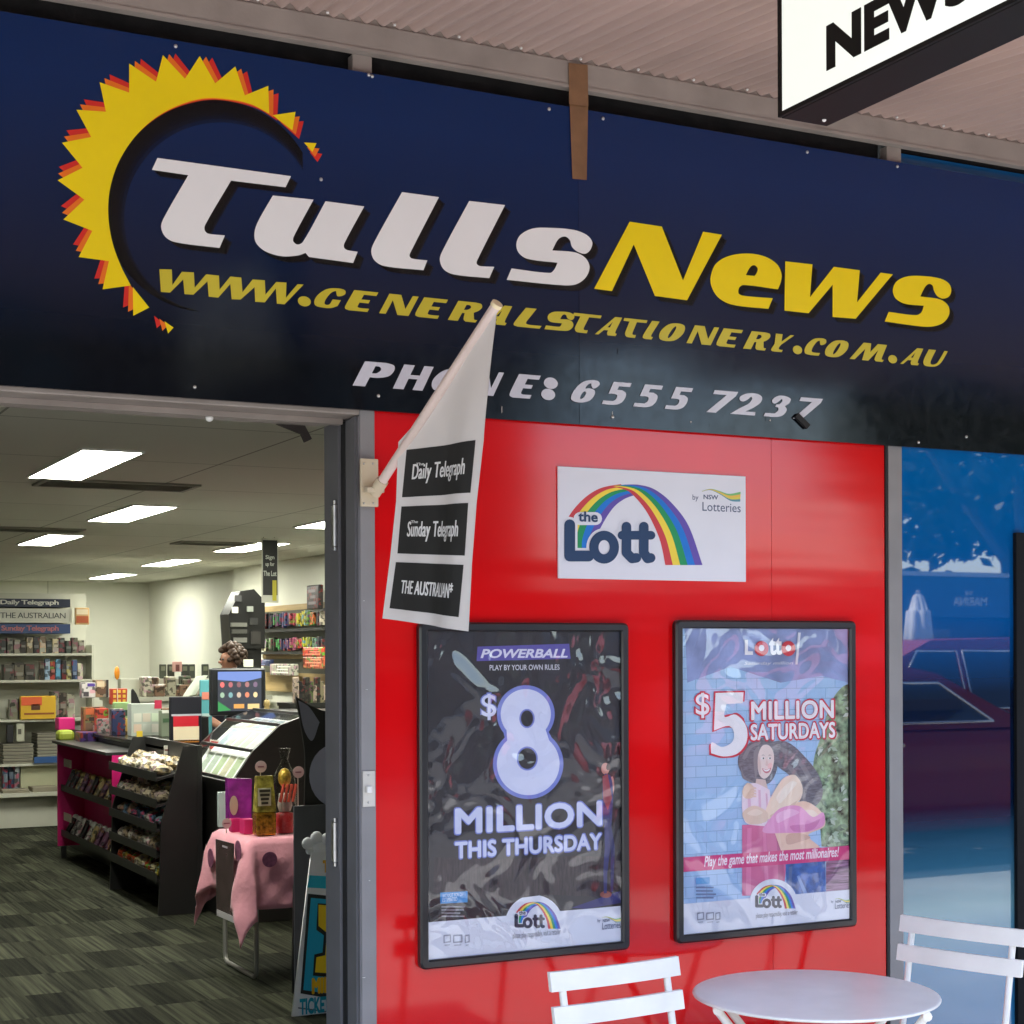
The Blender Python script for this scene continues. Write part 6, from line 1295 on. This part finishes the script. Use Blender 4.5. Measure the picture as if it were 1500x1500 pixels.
for u, v, r in ((452, 1236, .028), (465, 1228, .03), (480, 1230, .03), (494, 1236, .03), (468, 1244, .035), (486, 1246, .035), (455, 1246, .02)): c = P(u, v, Y=AY); cloud.ball((c.x, AY + .012, c.z), (r, .012, r), 14, 8)
cloud.build('cloud_topper', flat((238, 240, 246), .5), t)
y_ = AY - .001
def ab(pts, c, nm='print'):
    global y_; y_ -= .0008; return sheet(nm, [px_poly(pts, AY)], y_, flat(c), t, th=.0004)
ab([(453, 1282), (520, 1286), (520, 1304), (450, 1300)], (30, 190, 220), 'teal_band')
ab([(451, 1309), (520, 1316), (514, 1468), (440, 1455)], (30, 34, 40)); ab([(455, 1315), (520, 1321), (514, 1460), (444, 1450)], (24, 176, 216))
ab([(465, 1323), (520, 1327), (516, 1434), (458, 1429), (460, 1398), (472, 1395), (474, 1370), (463, 1362)], (24, 22, 20)); ab([(466, 1325), (520, 1329), (516, 1428), (461, 1424), (463, 1402), (476, 1399), (478, 1366), (466, 1356)], (255, 214, 30), 'numeral')
qa = P(456, 1432, Y=AY); qb = P(520, 1450, Y=AY); text_bold('lettering', 'MILLION', qa.x, qb.x, qb.z, qa.z, y_ - .001, flat((244, 190, 30)), t, .004); text_px('lettering', 'TICKETS FROM HERE', (439, 1463), (560, 1474), y_ - .001, flat((24, 160, 190)), t, offset=.04); text_px('lettering', 'TODAY', (473, 1260), (515, 1276), y_ - .001, flat((236, 180, 40)), t, offset=.05)
ab([(436, 1475), (520, 1486), (520, 1488), (436, 1477)], (120, 120, 130))
MB().box((P(430, 1490, Y=AY + .4).x, AY + .38, .004), (P(520, 1490, Y=AY + .4).x, AY + .392, .9)).build('rear_board', flat((70, 72, 80)), t)
# ------------------------------------------------------------------ across the street (seen mirrored in the glass)
def leafy(name, label, cx, cy, h, cr, cz, n, col, group='street trees opposite'):
    t = thing(name, label, 'tree', (cx, cy, 0), group)
    tr = MB(); tr.tube([(cx, cy, 0), (cx + .1, cy, h * .3), (cx - .1, cy + .1, h * .6)], [.28, .2, .1], 10)
    for k in range(7):
        a = k * 2.4; tr.tube([(cx + .05, cy, h * .33), (cx + math.cos(a) * cr * .4, cy + math.sin(a) * cr * .4, h * .55), (cx + math.cos(a) * cr * .75, cy + math.sin(a) * cr * .75, h * .75)], [.12, .08, .03], 7)
    tr.build('trunk', mat('bark', (.09, .07, .05), .9, var=.3, scale=9, bump=.5), t)
    m = MB(); rnd = random.Random(int(cx * 10)); clumps = []
    for k in range(46):
        a = rnd.uniform(0, 6.28); r = cr * math.sqrt(rnd.random()); clumps.append((cx + r * math.cos(a), cy + r * math.sin(a), cz + rnd.uniform(-1, 1) * (h - cz) * math.sqrt(max(.05, 1 - (r / cr) ** 2))))
    for k in range(n):
        c = rnd.choice(clumps); p = Vector(c) + Vector((rnd.gauss(0, .5), rnd.gauss(0, .5), rnd.gauss(0, .42)))
        d = Vector((rnd.gauss(0, 1), rnd.gauss(0, 1), rnd.gauss(0, 1))).normalized(); e = d.orthogonal().normalized() * rnd.uniform(.08, .14); f = d * rnd.uniform(.15, .28)
        m.add([p - f, p + e, p + f, p - e], [(0, 1, 2, 3)])
    m.build('crown', mat('leaf_' + name, col, .6, var=.5, scale=1.5), t)
leafy('leafy_tree', 'dark leafy street tree beside the lettered restaurant fascia', 22.0, -18.6, 8.4, 3.7, 6.1, 4300, (.03, .055, .02))
leafy('leafy_tree', 'dark leafy street tree behind the restaurant roof', 28.5, -24, 10.0, 4.8, 6.6, 9000, (.03, .052, .02))
leafy('leafy_tree', 'leafy street tree far along the kerb past the red cars', 35.0, -20, 8.0, 4.2, 5.2, 6000, (.035, .06, .022))
bb = thing('added_brick_building', 'two storey dark brick building across the street with tall windows', 'building', (0, -19, 0))
MB().box((-26, -30, 0), (11.6, -18.0, 7.4)).build('wall', mat('dark_brick', (.07, .04, .032), .8, var=.3, scale=6, bump=.3), bb)
MB().box((-26.2, -30.2, 7.401), (11.8, -17.8, 7.8)).build('roof', mat('dark_roof', (.05, .05, .055), .7), bb)
for k in range(8):
    for z in (.9, 4.3): MB().box((-24 + k * 4.5, -17.998, z), (-21.8 + k * 4.5, -17.95, z + 2.0)).build('window', mat('dark_glass', (.02, .025, .03), .05, spec=.8), bb)
mb_ = thing('restaurant_building', 'low blue grey restaurant building with lettered fascia across the street', 'building', (20, -19, 0))
MB().box((12.5, -27, 0), (40, -19.0, 2.2)).build('wall', mat('restaurant_wall', (.13, .11, .12), .7, var=.1), mb_)
MB().box((12.3, -27.2, 2.2), (40.2, -18.4, 2.92)).build('fascia', mat('slate_fascia', (.06, .09, .13), .6, var=.08), mb_)
MB().box((12.2, -27.3, 2.921), (40.3, -18.3, 3.0)).build('roof', mat('pale_roof_sheet', (.6, .62, .64), .5), mb_)
def away(x, z, c, Y=-18.395): return Vector((x, Y + c * .02, z))
a = P(1447, 888, Y=18.4); b = P(1398, 874, Y=18.4)
text_rect('lettering', 'MARINA', -a.x, -b.x, a.z, b.z, 0, M_white, mb_, frame=lambda x, z, c: away(-x, z, c), offset=.008)
a = P(1427, 872, Y=18.4); b = P(1415, 866, Y=18.4); text_rect('lettering', 'THE', -a.x, -b.x, a.z, b.z, 0, M_white, mb_, frame=lambda x, z, c: away(-x, z, c), offset=.01)
for k in range(6): MB().box((14 + k * 4, -18.998, .6), (16.6 + k * 4, -18.96, 2.0)).build('window', mat('dark_glass', (.02, .025, .03), .05, spec=.8), mb_)
def umbrella(label, x, y, h):
    t = thing('folded_umbrella', label, 'umbrella', (x, y, 0), 'folded cafe umbrellas')
    m = MB(); n = 28; prof = [(.03, h), (.06, h - .03), (.10, h - .2), (.13, h - .21), (.17, h - .7), (.25, h - 1.35), (.27, h - 1.4)]
    vs = [(x + r * (1 + .18 * math.cos(7 * k / n * 2 * math.pi)) * math.cos(2 * math.pi * k / n), y + r * (1 + .18 * math.cos(7 * k / n * 2 * math.pi)) * math.sin(2 * math.pi * k / n), z) for r, z in prof for k in range(n)]
    m.add(vs, [(i * n + k, i * n + (k + 1) % n, (i + 1) * n + (k + 1) % n, (i + 1) * n + k) for i in range(len(prof) - 1) for k in range(n)], True); m.build('canopy', mat('white_canvas', (.7, .7, .68), .8, var=.05), t)
    MB().cyl((x, y, 0), (x, y, h + .05), .025, 10).build('pole', M_white, t); MB().lathe([(.0, 0), (.3, 0), (.3, .06), (.0, .07)], (x, y, 0), 20).build('base', M_render, t)
a = P(1348, 870, Y=12.0); umbrella('white folded cafe umbrella standing behind the red cars', a.x, -12.0, a.z)
a = P(1482, 985, Y=3.4); umbrella('white folded umbrella standing on the footpath edge near the kerb', 9.6, -4.9, 2.3) if False else None
CARR = mat('dark_red_car_paint', (.26, .006, .010), .35, spec=.3, var=.05, coat=.25); TYRE = mat('tyre_rubber', (.02, .02, .02), .8); CGL = mat('car_glass', (.008, .012, .012), .03, spec=.8); CHR = mat('chrome', (.8, .8, .8), .12, metal=1)
def car(label, x, y, flip, H=1.66, L=4.5, sed=0.0):
    """hatchback or wagon: side outline lofted across with a narrower roof"""
    t = thing('parked_car', label, 'car', (x, y, 0), 'red cars parked along the kerb'); W = .9; s = -1 if flip else 1
    g = lambda u, v, w: (x + s * (u - L / 2), y + v, w)
    # lower shell lofted along the length: rounded sides, tapered nose and tail
    def hood(u):
        pts_ = [(0, .72), (.12, .86), (.5, .95), (.95 + sed, 1.04), (L - .6, 1.06), (L - .12, 1.0), (L, .88)]
        for (a0, b0), (a1, b1) in zip(pts_, pts_[1:]):
            if u <= a1: return b0 + (b1 - b0) * (u - a0) / (a1 - a0)
        return pts_[-1][1]
    rows_ = []; NS = 40
    for i_ in range(NS + 1):
        u = L * i_ / NS; e_ = min(u, L - u); tp = W * (1 - .22 * max(0, 1 - e_ / .55) ** 2.2); h_ = hood(u); lowz = .24 + .2 * max(0, 1 - e_ / .4) ** 2
        for uw in (.85, L - .85):
            dd = abs(u - uw)
            if dd < .40: lowz = max(lowz, .33 + math.sqrt(max(0, .40 ** 2 - dd * dd)) * .95)
        half = [(.86, lowz), (.97, lowz + .06), (1.0, .5 * (lowz + h_)), (.985, h_ - .16), (.94, h_ - .05), (.80, h_), (.4, h_ + .012)]
        rows_.append([g(u, -tp * a_, b_) for a_, b_ in half] + [g(u, tp * a_, b_) for a_, b_ in half[::-1]])
    m = MB(); k_ = len(rows_[0]); m.add([p_ for r_ in rows_ for p_ in r_], [(i_ * k_ + q_, i_ * k_ + q_ + 1, (i_ + 1) * k_ + q_ + 1, (i_ + 1) * k_ + q_) for i_ in range(NS) for q_ in range(k_ - 1)] + [tuple(range(k_)), tuple(range(NS * k_, NS * k_ + k_))], True)
    m.build('body', CARR, t)
    cab = [(1.0 + sed, 1.02), (1.85 + sed, H - .06), (2.3, H), (L - 1.0, H - .03), (L - .45, H - .25), (L - .1, 1.02)]
    # roof shell with tumblehome
    m = MB(); vs = []
    for u, z in cab:
        w_ = W * .93 - (z - 1.02) * .30
        vs += [g(u, -w_, z), g(u, w_, z)]
    k = len(cab); m.add(vs, [(2 * i, 2 * i + 1, 2 * i + 3, 2 * i + 2) for i in range(k - 1)] + [tuple(2 * i for i in range(k))[::-1], tuple(2 * i + 1 for i in range(k))]); m.build('cabin', CARR, t)
    for side in (-1, 1):
        for u0, u1, nm in ((1.75 + sed, 2.55, 0), (2.63, L - 1.35, 0), (L - 1.28, L - .55, 1)):
            def pt(u, z): return g(u, side * (W * .93 - (z - 1.02) * .30 + .006), z)
            z0, z1 = 1.07, H - .13
            q = [pt(u0 - (.35 if u0 < 2 else 0), z0), pt(u1 if not nm else u1 + .1, z0 + (.12 if nm else 0)), pt(u1 - (.25 if nm else 0), z1), pt(u0 + .12 * (u0 < 2), z1)]
            gl = MB().prism(q, (0, side * .004, 0)).build('window', CGL, t)
            qs = [Vector(v) + Vector((0, side * .006, 0)) for v in q]; MB().tube(qs + [qs[0]], .013, 6).build('chrome_trim', CHR, gl)
        for u in (2.5, 3.3): MB().box(g(u, side * (W - .002), .9), g(u + .18, side * (W + .03), .925), .004).build('door_handle', CHR, t)
        for u in (.85, L - .85):
            c = g(u, side * (W - .12), .33); 
            wl_ = MB(); wl_.tube([(c[0], c[1] - .1, c[2]), (c[0], c[1] + .1, c[2])], .33, 28); w_o = wl_.build('wheel', TYRE, t)
            MB().tube([(c[0], c[1] + side * .101, c[2]), (c[0], c[1] + side * .108, c[2])], .2, 20).build('rim', CHR, w_o)
        MB().box(g(.02, side * .5, .68), g(.2, side * .84, .8), .02).build('headlight', CHR, t)
    wv = [g(1.06 + sed, -W * .86, 1.07), g(1.06 + sed, W * .86, 1.07), g(1.80 + sed, W * .68, H - .1), g(1.80 + sed, -W * .68, H - .1)]
    MB().prism(wv, (-.01 * s, 0, .012)).build('windscreen', CGL, t)
    return t
car('dark red wagon parked behind the hatchback with chrome window trim', 11.7, -8.5, True, 1.74, 4.6)
car('dark red hatchback parked nearest the kerb with a sloping windscreen', 8.55, -6.45, True, 1.5, 4.1, .15)
